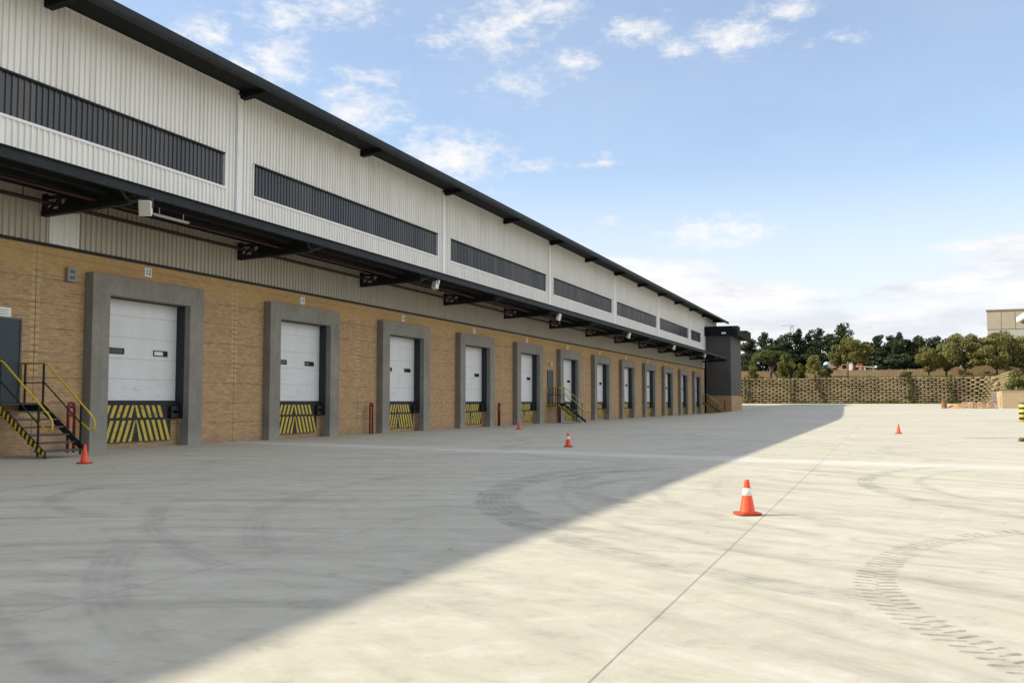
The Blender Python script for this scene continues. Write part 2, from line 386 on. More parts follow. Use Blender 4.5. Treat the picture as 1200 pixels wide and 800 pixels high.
def grassmat():
    m, t, b = mat('dry_grass'); p = pos(t)
    n = t.noise(p, .25, 6, .7); n2 = t.noise(p, 3, 4, .7)
    c = t.mix(t.mapr(n, .35, .65), (.27,.20,.095), (.13,.13,.045)); c = t.mix(t.mapr(n2, .4, .7, 0, .5), c, (.20,.13,.07))
    setb(t, b, c, .95, 0, t.bump(n2, .6, .1), .1); return m
M['grass'] = grassmat()

def hazmat():   # yellow and black bands of the striped post
    m, t, b = mat('striped_post_paint'); p = t.new('ShaderNodeTexCoord').outputs['Object']; z = t.sep(p)[2]
    f = t.math('GREATER_THAN', t.math('MODULO', t.math('ADD', z, .04), .36), .20)
    setb(t, b, t.mix(f, (.62,.52,.10), (.02,.02,.02)), .5); return m
M['striped'] = hazmat()

# ------------------------------------------------------------------ ground
def zyard(x, y):
    w = smooth((x+21.5)/10); w = max(w, smooth((y-135)/8))
    return 1.22*smooth((y-80)/72)*w
def sheet(name, xs, ys, zf, m):
    mb = MB(); nx = len(xs)
    mb.v = [(x, y, zf(x, y)) for y in ys for x in xs]
    for j in range(len(ys)-1):
        for i in range(nx-1):
            mb.f.append((j*nx+i, j*nx+i+1, (j+1)*nx+i+1, (j+1)*nx+i)); mb.m.append(0); mb.smooth.append(True)
    o = mb.build(name, m, fix=False); o['kind'] = 'structure'; return o
fr = lambda a, b, n: [a+(b-a)*i/n for i in range(n+1)]
sheet('yard', fr(-22,-8,14)+fr(-6,16,11)+fr(20,60,10), fr(-40,76,6)+fr(80,150.6,36), zyard, M['yard'])
def zter(x, y):
    z = -.12
    if y > 60:
        z = -.12 + 0*x
    bank = smooth((y-150.9)/.4)*5.05
    if x > 12: bank = max(bank, 5.05*smooth((x-15.5)/5)*smooth((y-122)/6)*(.45+.55*smooth((y-125)/25)))
    far = .8*smooth((y-165)/60) + 6*smooth((y-300)/400)*(.5+.5*math.sin(x*.006+1))
    return z + bank + far
sheet('terrain', fr(-900,-90,9)+fr(-70,-26,4)+fr(-24,36,30)+fr(45,90,4)+fr(180,900,8), fr(-300,40,6)+[100,115]+fr(120,180,60)+fr(190,300,8)+fr(400,1500,8), zter, M['grass'])

# ------------------------------------------------------------------ warehouse
wh = thing('warehouse', 'long warehouse of brown brick and off-white corrugated cladding with twelve loading bays', 'warehouse', (XW, 60, 0))
wh.location = (0,0,0)
Y0, Y1 = -30., 124.0
NB = 12
# brick wall with openings
mb = MB(); ztop = 5.57
edges = []
prev = Y0
for k in range(NB):
    a = S0+k*PI_+WJ; mb.box(XW-.4, XW, prev, a, -.1, ztop); prev = a+WO
mb.box(XW-.4, XW, prev, Y1, -.1, ztop)
for k in range(NB):
    a = S0+k*PI_+WJ; mb.box(XW-.4, XW, a, a+WO, 4.448, ztop); mb.box(XW-.4, XW-.17, a, a+WO, -.1, 1.31)
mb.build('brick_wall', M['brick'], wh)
# inner core that closes the building
mb = MB(); mb.box(-61, XW-.41, Y0, 134.2, -.1, 12.3); mb.build('building_core', M['annex'], wh)
mb = MB(); mb.box(XW, XW+.052, Y0, Y1, ztop, ztop+.085); mb.build('flashing', M['steel_dark'], wh)
# corrugated cladding
def corr(mb, y0, y1, z0, z1, x, m=0, pitch=.2, dep=.048):
    prof = [(0,0),(.118,0),(.132,dep),(.186,dep)]
    k = len(mb.v); pts = []
    for i in range(int(math.floor(y0/.2)), int(math.ceil(y1/.2))+1):     # ribs keep one rhythm along the whole facade
        for (u, h) in prof:
            yy = i*.2+u
            if y0 < yy < y1: pts.append((yy, x+h))
    pts = [(y0, pts[0][1])]+pts+[(y1, pts[-1][1])]
    for (yy, xx) in pts: mb.v += [(xx, yy, z0), (xx, yy, z1)]
    for i in range(len(pts)-1):
        a = k+2*i; mb.f.append((a, a+2, a+3, a+1)); mb.m.append(m); mb.smooth.append(False)
wins = []   # (y0,y1)
for k in range(-1, 5):
    wins.append((S0+(.905+2*k)*PI_, S0+(2.725+2*k)*PI_))
wins[0] = (S0+(-1.1)*PI_, S0+.712*PI_)
wins.append((S0+10.92*PI_, S0+11.70*PI_))
ZW0, ZW1 = 8.78, 9.93
mb = MB()
corr(mb, Y0, 134.0, ZW1, 12.42, XW); corr(mb, Y0, Y1, 7.06, ZW0, XW)
corr(mb, Y1, 134.0, 7.06, ZW1, XW)
prev = Y0
for a, b in wins: corr(mb, prev, a, ZW0, ZW1, XW); prev = b
corr(mb, prev, Y1, ZW0, ZW1, XW)
mb.build('cladding', M['cladding'], wh, fix=False)
mb = MB(); corr(mb, Y0, Y1, ztop+.085, 7.06, XW); mb.build('cladding', M['cladding_shaded'], wh, fix=False)
mb = MB(); mb.box(XW+.050, XW+.06, 20.0, 21.05, ztop+.09, 6.62)
for i in range(5): mb.box(XW+.06, XW+.072, 20.08+i*.21, 20.13+i*.21, ztop+.09, 6.62)
o = mb.build('cover_panel', M['cladding'], wh)
for a, b in wins:
    mb = MB(); corr(mb, a, b, ZW0, ZW1, XW-.05, 0, .2, .034)
    w = mb.build('window', M['smoked'], wh, fix=False)
    f = MB(); f.box(XW-.06, XW+.07, a-.05, b+.05, ZW0-.075, ZW0); f.box(XW-.06, XW+.062, a-.05, a, ZW0, ZW1); f.box(XW-.06, XW+.062, b, b+.05, ZW0, ZW1)
    f.build('frame', M['white'], w)
    f = MB(); f.box(XW-.06, XW+.06, a, b, ZW1-.02, ZW1+.03); f.build('head_flashing', M['steel_dark'], w)
mb = MB(); mb.box(XW+.05, XW+.075, Y0, 134.0, 12.29, 12.325); mb.build('top_trim', M['white'], wh)
# pilasters that cover the downpipes
dp = None
for k in range(6):
    y = S0+(.80+2*k)*PI_
    if dp is None:
        mb = MB(); mb.box(XW, XW+.11, -.15, .15, 6.97, 12.18); dp = mb.build('downpipe', M['white'], wh, bevel=.02); dp.location = (0,y,0)
    else: dup_part(dp, (0,y,0))
dup_part(dp, (0, S0+11.88*PI_, 0))
# roof, gutter, eave
mb = MB()
E0 = 12.36; RY0, RY1 = Y0-1, 135.2
def roofz(x): return E0+.03+(-19.55-x)*.07
mb.prism([(-19.55,roofz(-19.55)),(-41,roofz(-41)),(-62.5,roofz(-41)-1.5),(-62.5,roofz(-41)-1.6),(-41,roofz(-41)-.1),(-19.55,roofz(-19.55)-.08)], 'y', RY0, RY1)
mb.build('roof', M['gutter'], wh)
mb = MB(); mb.prism([(-19.75,12.13),(-19.52,12.13),(-19.50,12.20),(-19.50,12.37),(-19.525,12.37),(-19.525,12.17),(-19.73,12.17),(-19.75,12.30)], 'y', RY0, RY1)
mb.build('gutter', M['edge'], wh)
mb = MB(); mb.box(XW-.1, -19.755, RY0, RY1-.1, 12.40-.1+.03, 12.40-.1+.05); mb.build('soffit', M['soffit'], wh)
raf = None
for k in range(-1, 14):
    y = S0+(-.19+k)*PI_
    if raf is None:
        mb = MB(); mb.prism([(XW+.04,12.05),(-20.1,12.14),(-19.80,12.24),(-19.80,12.329),(XW+.04,12.329)], 'y', -.14, .14)
        for s in (-1,1): mb.bar((-19.85,s*.1,12.24),(-19.7,s*.55,12.32),.05)
        raf = mb.build('eave_bracket', M['soffit'], wh); raf.location = (0,y,0)
    else: dup_part(raf, (0,y,0))
# canopy
CX = -17.81
cn = MB(); CY0, CY1 = -12., 122.7
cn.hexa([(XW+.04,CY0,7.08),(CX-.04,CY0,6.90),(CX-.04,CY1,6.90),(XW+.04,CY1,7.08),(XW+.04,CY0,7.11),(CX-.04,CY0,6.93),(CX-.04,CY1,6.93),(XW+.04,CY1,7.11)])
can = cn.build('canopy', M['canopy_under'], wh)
cn = MB(); cn.hexa([(XW+.06,CY0,7.115),(CX-.06,CY0,6.935),(CX-.06,CY1,6.935),(XW+.06,CY1,7.115),(XW+.06,CY0,7.13),(CX-.06,CY0,6.95),(CX-.06,CY1,6.95),(XW+.06,CY1,7.13)])
cn.build('roof_sheet', M['sheet'], can)
mb = MB(); mb.prism([(CX,6.70),(CX,6.935),(CX-.10,6.935),(CX-.10,6.915),(CX-.022,6.915),(CX-.022,6.722),(CX-.10,6.722),(CX-.10,6.70)], 'y', CY0, CY1); 
mb.box(CX-.14, CX+.06, CY0, CY1, 6.938, 6.965)
mb.build('edge_beam', M['edge'], can)
for x, z in ((-20.35,7.0),(-19.5,6.95),(-18.65,6.9)):
    mb = MB(); mb.prism([(x-.03,z-.15),(x+.03,z-.15),(x+.03,z-.13),(x-.015,z-.13),(x-.015,z),(x-.03,z)], 'y', CY0, CY1); mb.build('purlin', M['steel_dark'], can)
br = None
for k in range(-1, 13):
    y = S0+(-.185+k)*PI_
    if k == 12: y = 122.5
    if br is None:
        mb = MB()
        mb.prism([(XW+.05,6.34),(-18.1,6.47),(-18.1,6.56),(XW+.05,6.50)], 'y', -.09, .09)      # bottom chord
        mb.bar((XW+.05,0,6.86),(-17.95,0,6.72),.10,.09)                                         # top chord
        mb.bar((XW+.09,0,6.35),(XW+.09,0,6.95),.14,.12)
        for a, b in ((-20.9,-20.45),(-20.45,-20.1),(-20.1,-19.4),(-19.4,-18.8),(-18.8,-18.2)):
            za = 6.44+(a+21.03)*.042; zb = 6.84-(b+21.03)*.045
            mb.bar((a,0,za),(b,0,zb),.06,.06); mb.bar((b,0,zb),(b,0,6.44+(b+21.03)*.042),.06,.06)
        mb.prism([(-20.25,6.45),(-18.3,6.52),(-18.3,6.70),(-20.25,6.80)], 'y', -.012, .012)
        for s in (-1,1): mb.bar((-18.12,s*.03,6.53),(CX-.05,s*.62,6.74),.06,.06)
        br = mb.build('canopy_bracket', M['steel_dark'], wh); br.location = (0,y,0)
    else: dup_part(br, (0,y,0))
mb = MB(); mb.tube([(-20.9,CY0,6.72),(-20.9,CY1-.5,6.72)], .055, 8); mb.tube([(-19.25,CY0,6.66),(-19.25,CY1-.5,6.66)], .045, 8)
for k in range(45):
    y = CY0+1+k*3; mb.bar((-19.25,y,6.66),(-19.25,y,6.95),.015); mb.bar((-20.9,y,6.72),(-20.9,y,7.05),.015)
mb.build('sprinkler_pipe', M['red'], wh)

# loading bays
O = [(0,-.15),(0,5.045),(2*WJ+WO,5.045),(2*WJ+WO,-.15),(WJ+WO,-.15),(WJ+WO,4.448),(WJ,4.448),(WJ,-.15)]
mb = MB()
mb.box(XW, XF, 0, WJ, -.15, 4.448); mb.box(XW, XF, WJ+WO, 2*WJ+WO, -.15, 4.448); mb.box(XW, XF, 0, 2*WJ+WO, 4.448, 5.045)
bmx = None
def surround_mesh():
    mb = MB(); n = len(O)
    # U outline as quads front and back so it bevels cleanly
    mb.v = [(XF, y, z) for y, z in O] + [(XW+.001, y, z) for y, z in O]
    # outline order: 0..3 outer, 4..7 inner (4: right bottom, 5 right top, 6 left top, 7 left bottom)
    for q in ((0,7,6,1),(1,6,5,2),(2,5,4,3)):
        mb.f.append(q); mb.f.append(tuple(n+i for i in reversed(q))); mb.m += [0,0]; mb.smooth += [False]*2
    for i in range(n):
        j = (i+1) % n; mb.f.append((i, j, n+j, n+i)); mb.m.append(0); mb.smooth.append(False)
    return mb
sur = surround_mesh().build('concrete_surround', M['surround'], wh, bevel=.02)
XD = -21.30
mb = MB()
zz = [1.40,2.06,2.67,3.31,3.96,4.60]
for a, b in zip(zz[:-1], zz[1:]):
    mb.prism([(XD-.05,a),(XD-.012,a),(XD,a+.012),(XD,b-.014),(XD-.012,b-.002),(XD-.05,b-.002)], 'y', WJ-.05, WJ+WO+.05)
    
ld = mb.build('loading_door', M['door'], wh)
mb = MB(); mb.box(XD, XD+.012, WJ-.05, WJ+WO, 1.36, 1.42); mb.build('bottom_seal', M['black'], ld)
def vision(y, backlit):
    mb = MB(); z0, z1 = 2.80, 2.98; w = .64
    mb.box(XD+.001, XD+.022, y, y+w, z0, z0+.03); mb.box(XD+.001, XD+.022, y, y+w, z1-.03, z1); mb.box(XD+.001, XD+.022, y, y+.035, z0+.03, z1-.03); mb.box(XD+.001, XD+.022, y+w-.035, y+w, z0+.03, z1-.03)
    f = mb.build('vision_panel', [M['black'], M['glass_dark'], M['white']], ld)
    g = MB(); 
    if backlit: g.box(XD+.001, XD+.008, y+.035, y+.43, z0+.03, z1-.03, 1); g.box(XD+.001, XD+.008, y+.43, y+w-.035, z0+.03, z1-.03, 0)  # light seen through the pane is put in as white colour
    else: g.box(XD+.001, XD+.008, y+.035, y+w-.035, z0+.03, z1-.03, 0)
    n = len(f.data.vertices)
    me = bpy.data.meshes.new('vp'); fb = bmesh.new(); fb.from_mesh(f.data)
    for fa, mi in zip(g.f, g.m):
        vs = [fb.verts.new(g.v[i]) for i in fa]; q = fb.faces.new(vs); q.material_index = 1+mi
    bmesh.ops.recalc_face_normals(fb, faces=fb.faces); fb.to_mesh(f.data); fb.free()
    return f
vl = vision(1.17, False); vr = vision(3.07, True); vd = vision(3.07, False)
mb = MB(); 
mb.box(XD-.05, XW+.08, WJ+WO-.02, WJ+WO-.001, .85, 4.44); mb.box(XD-.05, XW+.08, WJ+.001, WJ+.02, .85, 4.44); mb.box(XD-.05, XW-.012, WJ+.02, WJ+WO-.02, 4.425, 4.445)
sl = mb.build('door_seal', M['seal'], wh)
def board(z0, z1, y0, y1, x, n, slant, flip, cap):
    mb = MB(); mb.box(x-.03, x, y0, y1, z0, z1, 0)
    yc = (y0+y1)/2; w = (yc-y0)/(n+.25); h = z1-z0-.02
    for i in range(n):
        for s in (-1, 1):
            a = i*w+.02+w*.12; b = a+w*.52
            sh = slant*(1 if not flip else -1)
            # bottom and top offsets from the centre line
            p = [(a+sh*.5, z0+.01), (b+sh*.5, z0+.01), (b-sh*.5, z1-.01), (a-sh*.5, z1-.01)]
            q = [(min(max(u,0.012), yc-y0-.01), v) for u, v in p]
            mb.prism([(yc+s*u, v) for u, v in q], 'x', x, x+.004, 1)
    return mb
XB = -21.20
def leveller(flip):
    mb = MB()
    mb.box(XD-.3, XB+.03, WJ+.02, WJ+WO-.02, 1.30, 1.352); mb.box(XB-.03, XB+.03, WJ+.2, WJ+WO-.5, .835, .885); mb.box(XB-.06, XB-.031, WJ+.021, WJ+WO-.021, .84, 1.299)
    lv = mb.build('dock_leveller', M['black'], wh)
    board(.89, 1.285, WJ+.22, WJ+WO-.62, XB, 5, .16, flip, 0).build('hazard_board', [M['black'], M['yellow_worn']], lv)
    board(.18, .83, WJ+.03, WJ+WO-.35, XB+.02, 6, .24, flip, 0).build('hazard_board', [M['black'], M['yellow_worn']], lv)
    b = MB(); b.box(XB-.02, XB+.10, WJ+WO-.40, WJ+WO-.06, .86, 1.25); b.box(XB-.02, XB+.10, WJ+WO-.36, WJ+WO-.10, 1.0, 1.12)
    b.build('rubber_bumper', M['black'], lv, bevel=.02)
    b = MB(); b.box(XB-.02, XB+.05, WJ+.03, WJ+.19, .86, 1.25); b.build('rubber_bumper', M['black'], lv)
    return lv
lvA = leveller(False); lvB = leveller(True)
for o in (sur, ld, sl, lvA): o.location = (0, S0, 0)
for k in range(1, NB):
    L = (0, S0+k*PI_, 0)
    dup_part(sur, L); dup_part(sl, L)
    c = ld.copy(); COL.objects.link(c); c.location = L; c.parent = wh
    for g in ld.children:
        if g is vr or g is vd: continue
        q = g.copy(); COL.objects.link(q); q.parent = c
    q = vd.copy(); COL.objects.link(q); q.parent = c
    if k == 3: lvB.location = L
    elif k in (4, 7, 8): dup_part(lvB, L)
    else: dup_part(lvA, L)
bpy.data.objects.remove(vd)

# entrance door by the near staircase, and the one by the far staircase
mb = MB(); mb.box(XW, XW+.05, 0, 1.06, 1.33, 3.50); ed = mb.build('entrance_door', M['blue_door'], wh, bevel=.006); ed.location = (0,18.09,0)
mb = MB(); mb.box(XW+.05, XW+.10, .08, .22, 2.32, 2.36); mb.box(XW+.05,XW+.06,.1,.16,2.2,2.5); mb.build('handle', M['pale_post'], ed)
mb = MB(); mb.box(XW, XW+.07, 1.062, 1.11, 1.33, 3.55); mb.box(XW, XW+.07, -.05, 1.062, 3.502, 3.55); mb.build('frame', M['steel_grey'], ed)
dup_part(ed, (0,62.0+.1,0)); dup_part(ed, (0,120.85,0))
mb = MB(); mb.box(XW, XW+.12, 20.63, 20.95, 4.70, 5.09); ab = mb.build('wall_speaker', M['grey_box'], None, bevel=.015)
for o in (ab,):
    tag(o, 'small grey speaker box high on the brick left of the bay numbered 12', 'wall box')
mb = MB(); mb.box(XW+.12, XW+.125, 20.70, 20.88, 4.93, 5.03); mb.box(XW+.12, XW+.125, 20.70, 20.88, 4.76, 4.86); mb.build('speaker_grille', M['steel_grey'], ab)

# number signs
def text_mesh(s, size):
    cu = bpy.data.curves.new('t', 'FONT'); cu.body = s; cu.size = size; cu.align_x = 'CENTER'; cu.align_y = 'CENTER'; cu.offset = size*.018; cu.extrude = .001
    o = bpy.data.objects.new('t', cu); COL.objects.link(o); bpy.context.view_layer.update()
    me = bpy.data.meshes.new_from_object(o.evaluated_get(bpy.context.evaluated_depsgraph_get())); bpy.data.objects.remove(o)
    return me
ordn = ['nearest', 'second', 'third', 'fourth', 'fifth', 'sixth', 'seventh', 'eighth', 'ninth', 'tenth', 'eleventh', 'farthest']
for k in range(NB):
    num = str(12-k); y = S0+k*PI_+2.50
    mb = MB(); mb.box(XW, XW+.02, -.15, .15, -.14, .14); s = mb.build('number_sign', M['white']); s.location = (0,y,5.335)
    s.location = (0, y, 5.31 if k else 5.345)
    tag(s, 'small white square sign with black number %s above the %s loading bay' % (num, ordn[k]), 'sign', 'bay number signs on the brick')
    me = text_mesh(num, .23); me.materials.append(M['ink']); me.transform(Matrix(((0,0,1,XW+.0215),(1,0,0,0),(0,1,0,0),(0,0,0,1))))
    q = bpy.data.objects.new('number', me); COL.objects.link(q); q.parent = s
mb = MB(); mb.box(XW, XW+.02, 18.25, 18.88, 3.56, 3.80, 0)
for zq, a in ((3.735,18.80),(3.68,18.74),(3.62,18.82)): mb.box(XW+.02, XW+.022, 18.31, a, zq-.008, zq+.008, 1)
tag(mb.build('door_sign', [M['white'], M['grey_box']]), 'white rectangular sign on the brick above the slate blue door', 'sign')

# staircases
def make_stair(label):
    t = thing('metal_staircase', label, 'staircase', (XW, 17.92, 0), 0, 'yellow and black steel stairs up to dock doors')
    W = 1.33; L = .85; F = 2.33; H = 1.32
    for y in (0., W):
        mb = MB()
        mb.hexa([(L-.05,y-.02,H-.22),(F,y-.02,-.0),(F,y+.02,0.),(L-.05,y+.02,H-.22),(L-.05,y-.02,H+.02),(F,y-.02,.16),(F,y+.02,.16),(L-.05,y+.02,H+.02)])
        mb.box(.005, L-.05, y-.02, y+.02, H-.22, H+.02)
        n = 12
        for i in range(n):
            a, b = (i+.1)/n, (i+.55)/n; sk = .03
            def P(u, top): 
                xx = (L-.05)+(F-L+.05)*u; zb = (H-.22)*(1-u)
                zt = (H+.02)+( .16-H-.02)*u
                return xx, (zt-.015 if top else zb+.015)
            for sgn in ((-1,) if y == 0 else (1,)):
                yy = y+sgn*.0235
                q0 = P(a, 0); q1 = P(b, 0); q2 = P(min(1,b+sk), 1); q3 = P(a+sk, 1)
                mb.prism([q0, q1, q2, q3], 'y', y+sgn*.02, yy, 1)
        for i in range(4):
            for sgn in ((-1,) if y == 0 else (1,)):
                x0 = .04+i*.2; mb.box(x0, x0+.09, min(y+sgn*.02,y+sgn*.0235), max(y+sgn*.02,y+sgn*.0235), H-.20, H, 1)
        mb.build('stringer', [M['black'], M['yellow']], t)
    mb = MB()
    mb.box(.005, L, .021, W-.021, H-.02, H); t_land = mb.build('landing', M['tread'], t)
    for i in range(1, 7):
        z = H*(1-i/7); x = L+(F-L)*i/7.-.2
        mb = MB(); mb.box(x, x+.26, .022, W-.022, z-.035, z+.01); mb.build('tread', M['tread'], t)
    for y in (.0, W):
        zt = H+1.05
        mb = MB()
        mb.tube([(.05,y,zt),(L-.02,y,zt),(L+.05,y,zt-.03),(2.38,y,zt-1.30),(2.50,y,zt-1.44),(2.52,y,zt-1.52),(2.52,y,zt-1.66),(2.45,y,zt-1.72),(2.36,y,zt-1.70),(2.10,y,zt-1.52)], .024, 8)
        mb.tube([(.05,y,zt),(.05,y,zt-.45)], .022, 8)
        mb.build('handrail', M['yellow'], t)
        mb = MB()
        mb.tube([(.05,y,zt-.5),(L-.02,y,zt-.5),(2.10,y,zt-1.55)], .018, 6)
        mb.build('mid_rail', M['steel_dark'], t)
        for x, z0, z1 in ((.17,H,zt-.02),(.80,H,zt-.02),(2.08,.05,zt-1.07)):
            mb = MB(); mb.box(x-.02, x+.02, y-.02, y+.02, z0-.2 if z0 > 1 else z0, z1); mb.build('post', M['steel_dark'], t)
    return t
st = make_stair('near steel staircase with yellow handrails rising to the slate blue door')
dup(st, (XW, 62.0, 0), label='middle steel staircase standing between the fifth and sixth loading bays')
dup(st, (XW, 120.7, 0), label='farthest steel staircase beside the dark grey block at the end of the facade')

# red hoops guarding the wall
def hoop(label, x, y, first=None):
    if first: return dup(first, (x, y, 0), label=label)
    t = thing('hoop_barrier', label, 'barrier', (x, y, 0), 0, 'red steel hoop barriers along the facade')
    for s in (-.11, .11):
        mb = MB(); mb.tube([(0,s,-.05),(0,s,1.22),(0,s*.8,1.30),(0,s*.3,1.34)], .042, 10); mb.build('upright', M['red_post'], t)
    mb = MB(); mb.tube([(0,-.11,1.02),(0,.11,1.02)], .045, 8); mb.tube([(.0,-.05,1.335),(0,.05,1.335)], .042, 8); mb.lathe([(.075,1.20),(.075,1.27)], (0.06,0,0), 10); mb.build('cross_bar', M['red_post'], t)
    return t
h0 = hoop('thick red steel hoop barrier behind the near staircase', -20.72, 20.65)
hoop('red steel hoop barrier left of the third loading bay', -20.80, 37.5, h0)
hoop('red steel hoop barrier right of the fourth loading bay', -20.80, 52.6, h0)
hoop('red steel hoop barrier beside the middle staircase', -20.72, 63.75, h0)
hoop('red steel hoop barrier against the brick plinth of the dark grey block', -18.6, 124.3, h0).location.z = .35

# floodlights below the canopy edge
def flood(label, y, first=None, rz=R(-62)):
    if first: return dup(first, (-17.93, y, 6.43), rz, label)
    t = thing('floodlight', label, 'floodlight', (-17.93, y, 6.43), rz, 'floodlights under the canopy edge')
    tilt = Matrix.Rotation(R(14), 4, 'Y')
    mb = MB(); mb.prism([(-.09,-.16),(.08,-.21),(.08,.21),(-.09,.14)], 'y', -.16, .16); b = mb.build('housing', M['white'], t, bevel=.012); b.data.transform(tilt)
    mb = MB(); mb.box(.081,.088,-.14,.14,-.18,.18); b = mb.build('lens', M['lamp_glass'], t); b.data.transform(tilt)
    mb = MB(); mb.bar((0,-.175,0),(0,-.175,.26),.025,.04); mb.bar((0,.175,0),(0,.175,.26),.025,.04); mb.bar((0,-.19,.26),(0,.19,.26),.04,.025); mb.build('mount', M['steel_grey'], t)
    return t
f0 = flood('nearest white floodlight hanging at the canopy edge left of bay 12', S0-.141*PI_)
flood('floodlight tilted flat at the canopy edge over the third bay', S0+1.93*PI_, f0, R(60))
flood('white floodlight at the canopy edge above the fifth loading bay', S0+3.93*PI_, f0, R(-8))
flood('white floodlight at the canopy edge above the seventh loading bay', S0+5.93*PI_, f0, R(-8))
flood('white floodlight at the canopy edge above the ninth loading bay', S0+7.93*PI_, f0, R(-8))
flood('farthest white floodlight near the outer end of the canopy', S0+9.88*PI_, f0, R(-8))
t = thing('strip_light', 'slim white strip light under the canopy beside the nearest floodlight', 'strip light', (-18.8, 22.2, 6.57))
mb = MB(); mb.box(-.025,.025,-.75,.75,.0,.03); mb.bar((0,-.5,.05),(0,-.5,.32),.02); mb.bar((0,.5,.05),(0,.5,.32),.02); mb.build('batten', M['white'], t)
mb = MB(); mb.tube([(0,-.72,-.018),(0,.72,-.018)], .018, 8); mb.build('lamp_tube', M['tube'], t)
mb = MB(); mb.lathe([(.04,0),(.1,.06),(.1,.16),(.05,.2)], (XW+.12,62.55,3.85), 12); mb.box(XW,XW+.1,62.5,62.6,3.88,3.96)
tag(mb.build('wall_lamp', M['white']), 'small white lamp on the brick above the middle staircase door', 'lamp')

# ------------------------------------------------------------------ annex block at the end
t = thing('annex_block', 'dark grey block with flat overhanging roof at the far end of the warehouse', 'building', (0,0,0))
AX = -17.88; AY0, AY1 = 124.9, 134.5
mb = MB(); mb.box(-21.0, AX, AY0, AY1, 2.24, 9.85); mb.build('wall', M['annex'], t)
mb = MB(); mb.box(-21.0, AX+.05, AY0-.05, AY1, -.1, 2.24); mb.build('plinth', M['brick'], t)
mb = MB(); mb.box(-21.0, AX+1.0, AY0-.8, AY1+3, 9.85, 10.5); mb.box(-21.0, AX+1.0, AY0-.8, AY0+1.6, 10.5, 11.0); mb.box(-21.0, AX+1.0, AY1-1.5, AY1+3, 10.5, 11.0); mb.box(-21., AX+.2, AY0+1.6, AY1-1.5, 10.5, 10.75); mb.build('roof', M['soffit'], t)
mb = MB(); mb.box(-18.85,-18.3,AY0-.93,AY0-.8,10.0,10.22); mb.build('fascia_lamp', M['white'], t)
t['label'] = 'dark grey block with flat overhanging roof at the far end of the warehouse'

# ------------------------------------------------------------------ traffic cones
def cone(label, x, y, rz, first=None, sleeve=True):
    if first: return dup(first, (x, y, zyard(x, y)), rz, label)
    t = thing('traffic_cone', label, 'traffic cone', (x, y, 0), rz, 'orange traffic cones in the yard')
    mb = MB(); mb.lathe([(.098,.03),(.092,.045),(.030,.40),(.028,.42),(.020,.425)], (0,0,0), 28); c = mb.build('cone_body', M['orange'], t)
    mb = MB(); mb.prism([(-.14,-.11),(-.11,-.14),(.11,-.14),(.14,-.11),(.14,.11),(.11,.14),(-.11,.14),(-.14,.11)], 'z', .008, .034)
    for sx in (-1,1):
        for sy in (-1,1): mb.box(sx*.10-.02, sx*.10+.02, sy*.10-.02, sy*.10+.02, 0, .008)
    mb.build('base', M['cone_base'], t, bevel=.006)
    if sleeve:
        r = lambda z: .092-(z-.045)*(.062/.355)+.0025
        mb = MB(); mb.lathe([(r(.235)-.002,.235),(r(.236),.236),(r(.322),.322),(r(.322)-.002,.323)], (0,0,0), 28); mb.build('reflective_sleeve', M['sleeve'], t)
    return t
c0 = cone('sunlit orange cone with white sleeve standing alone in the foreground', -1.56, 12.10, R(30))
cone('orange cone with white sleeve standing in the shaded part of the yard', -9.03, 28.6, R(12), c0)
cp = cone('plain orange cone at the foot of the near staircase', -16.62, 16.98, R(20), None, False)
dup(cp, (-17.26, 46.4, 0), R(50), 'small plain orange cone in front of the fifth loading bay')
dup(cp, (.61, 45.9, 0), R(5), 'distant orange cone in full sun on the right of the yard')

# ------------------------------------------------------------------ tractor tyre print in the dust
def print_mat():
    m, t, b = mat('tyre_dust_print'); p = pos(t)
    setb(t, b, (.25,.23,.195), .85, 0, None, .2)
    tr = t.new('ShaderNodeBsdfTransparent'); mx = t.new('ShaderNodeMixShader')
    t.put(mx.inputs[0], t.mapr(t.noise(p, 9, 4, .7),   .35, .65, .10, .55))
    t.l.new(tr.outputs[0], mx.inputs[1]); t.l.new(b.outputs[0], mx.inputs[2]); t.l.new(mx.outputs[0], t.n['Material Output'].inputs[0])
    return m
def dust_mat():
    m, t, b = mat('tyre_dust_film'); p = pos(t); setb(t, b, (.24,.225,.19), .9, 0, None, .2)
    tr = t.new('ShaderNodeBsdfTransparent'); mx = t.new('ShaderNodeMixShader'); t.put(mx.inputs[0], t.mapr(t.noise(p, 2.5, 6, .75), .45, .72, .0, .17))
    t.l.new(tr.outputs[0], mx.inputs[1]); t.l.new(b.outputs[0], mx.inputs[2]); t.l.new(mx.outputs[0], t.n['Material Output'].inputs[0]); return m
M['dust_film'] = dust_mat()
path = [(2.2,12.1),(1.75,11.85),(1.35,11.54),(.91,11.09),(.56,10.63),(.23,9.9),(.01,9.07),(-.09,8.32),(-.07,7.65),(.05,7.05),(.17,6.69),(.28,6.41),(.48,6.01),(.64,5.67),(.9,5.2)]
def resample(path, step):
    P = np.array(path); seg = np.linalg.norm(np.diff(P, axis=0), axis=1); s = np.r_[0, np.cumsum(seg)]
    q = np.arange(0, s[-1], step); return np.c_[np.interp(q, s, P[:,0]), np.interp(q, s, P[:,1])]
mb = MB(); rp = resample(path, .135)
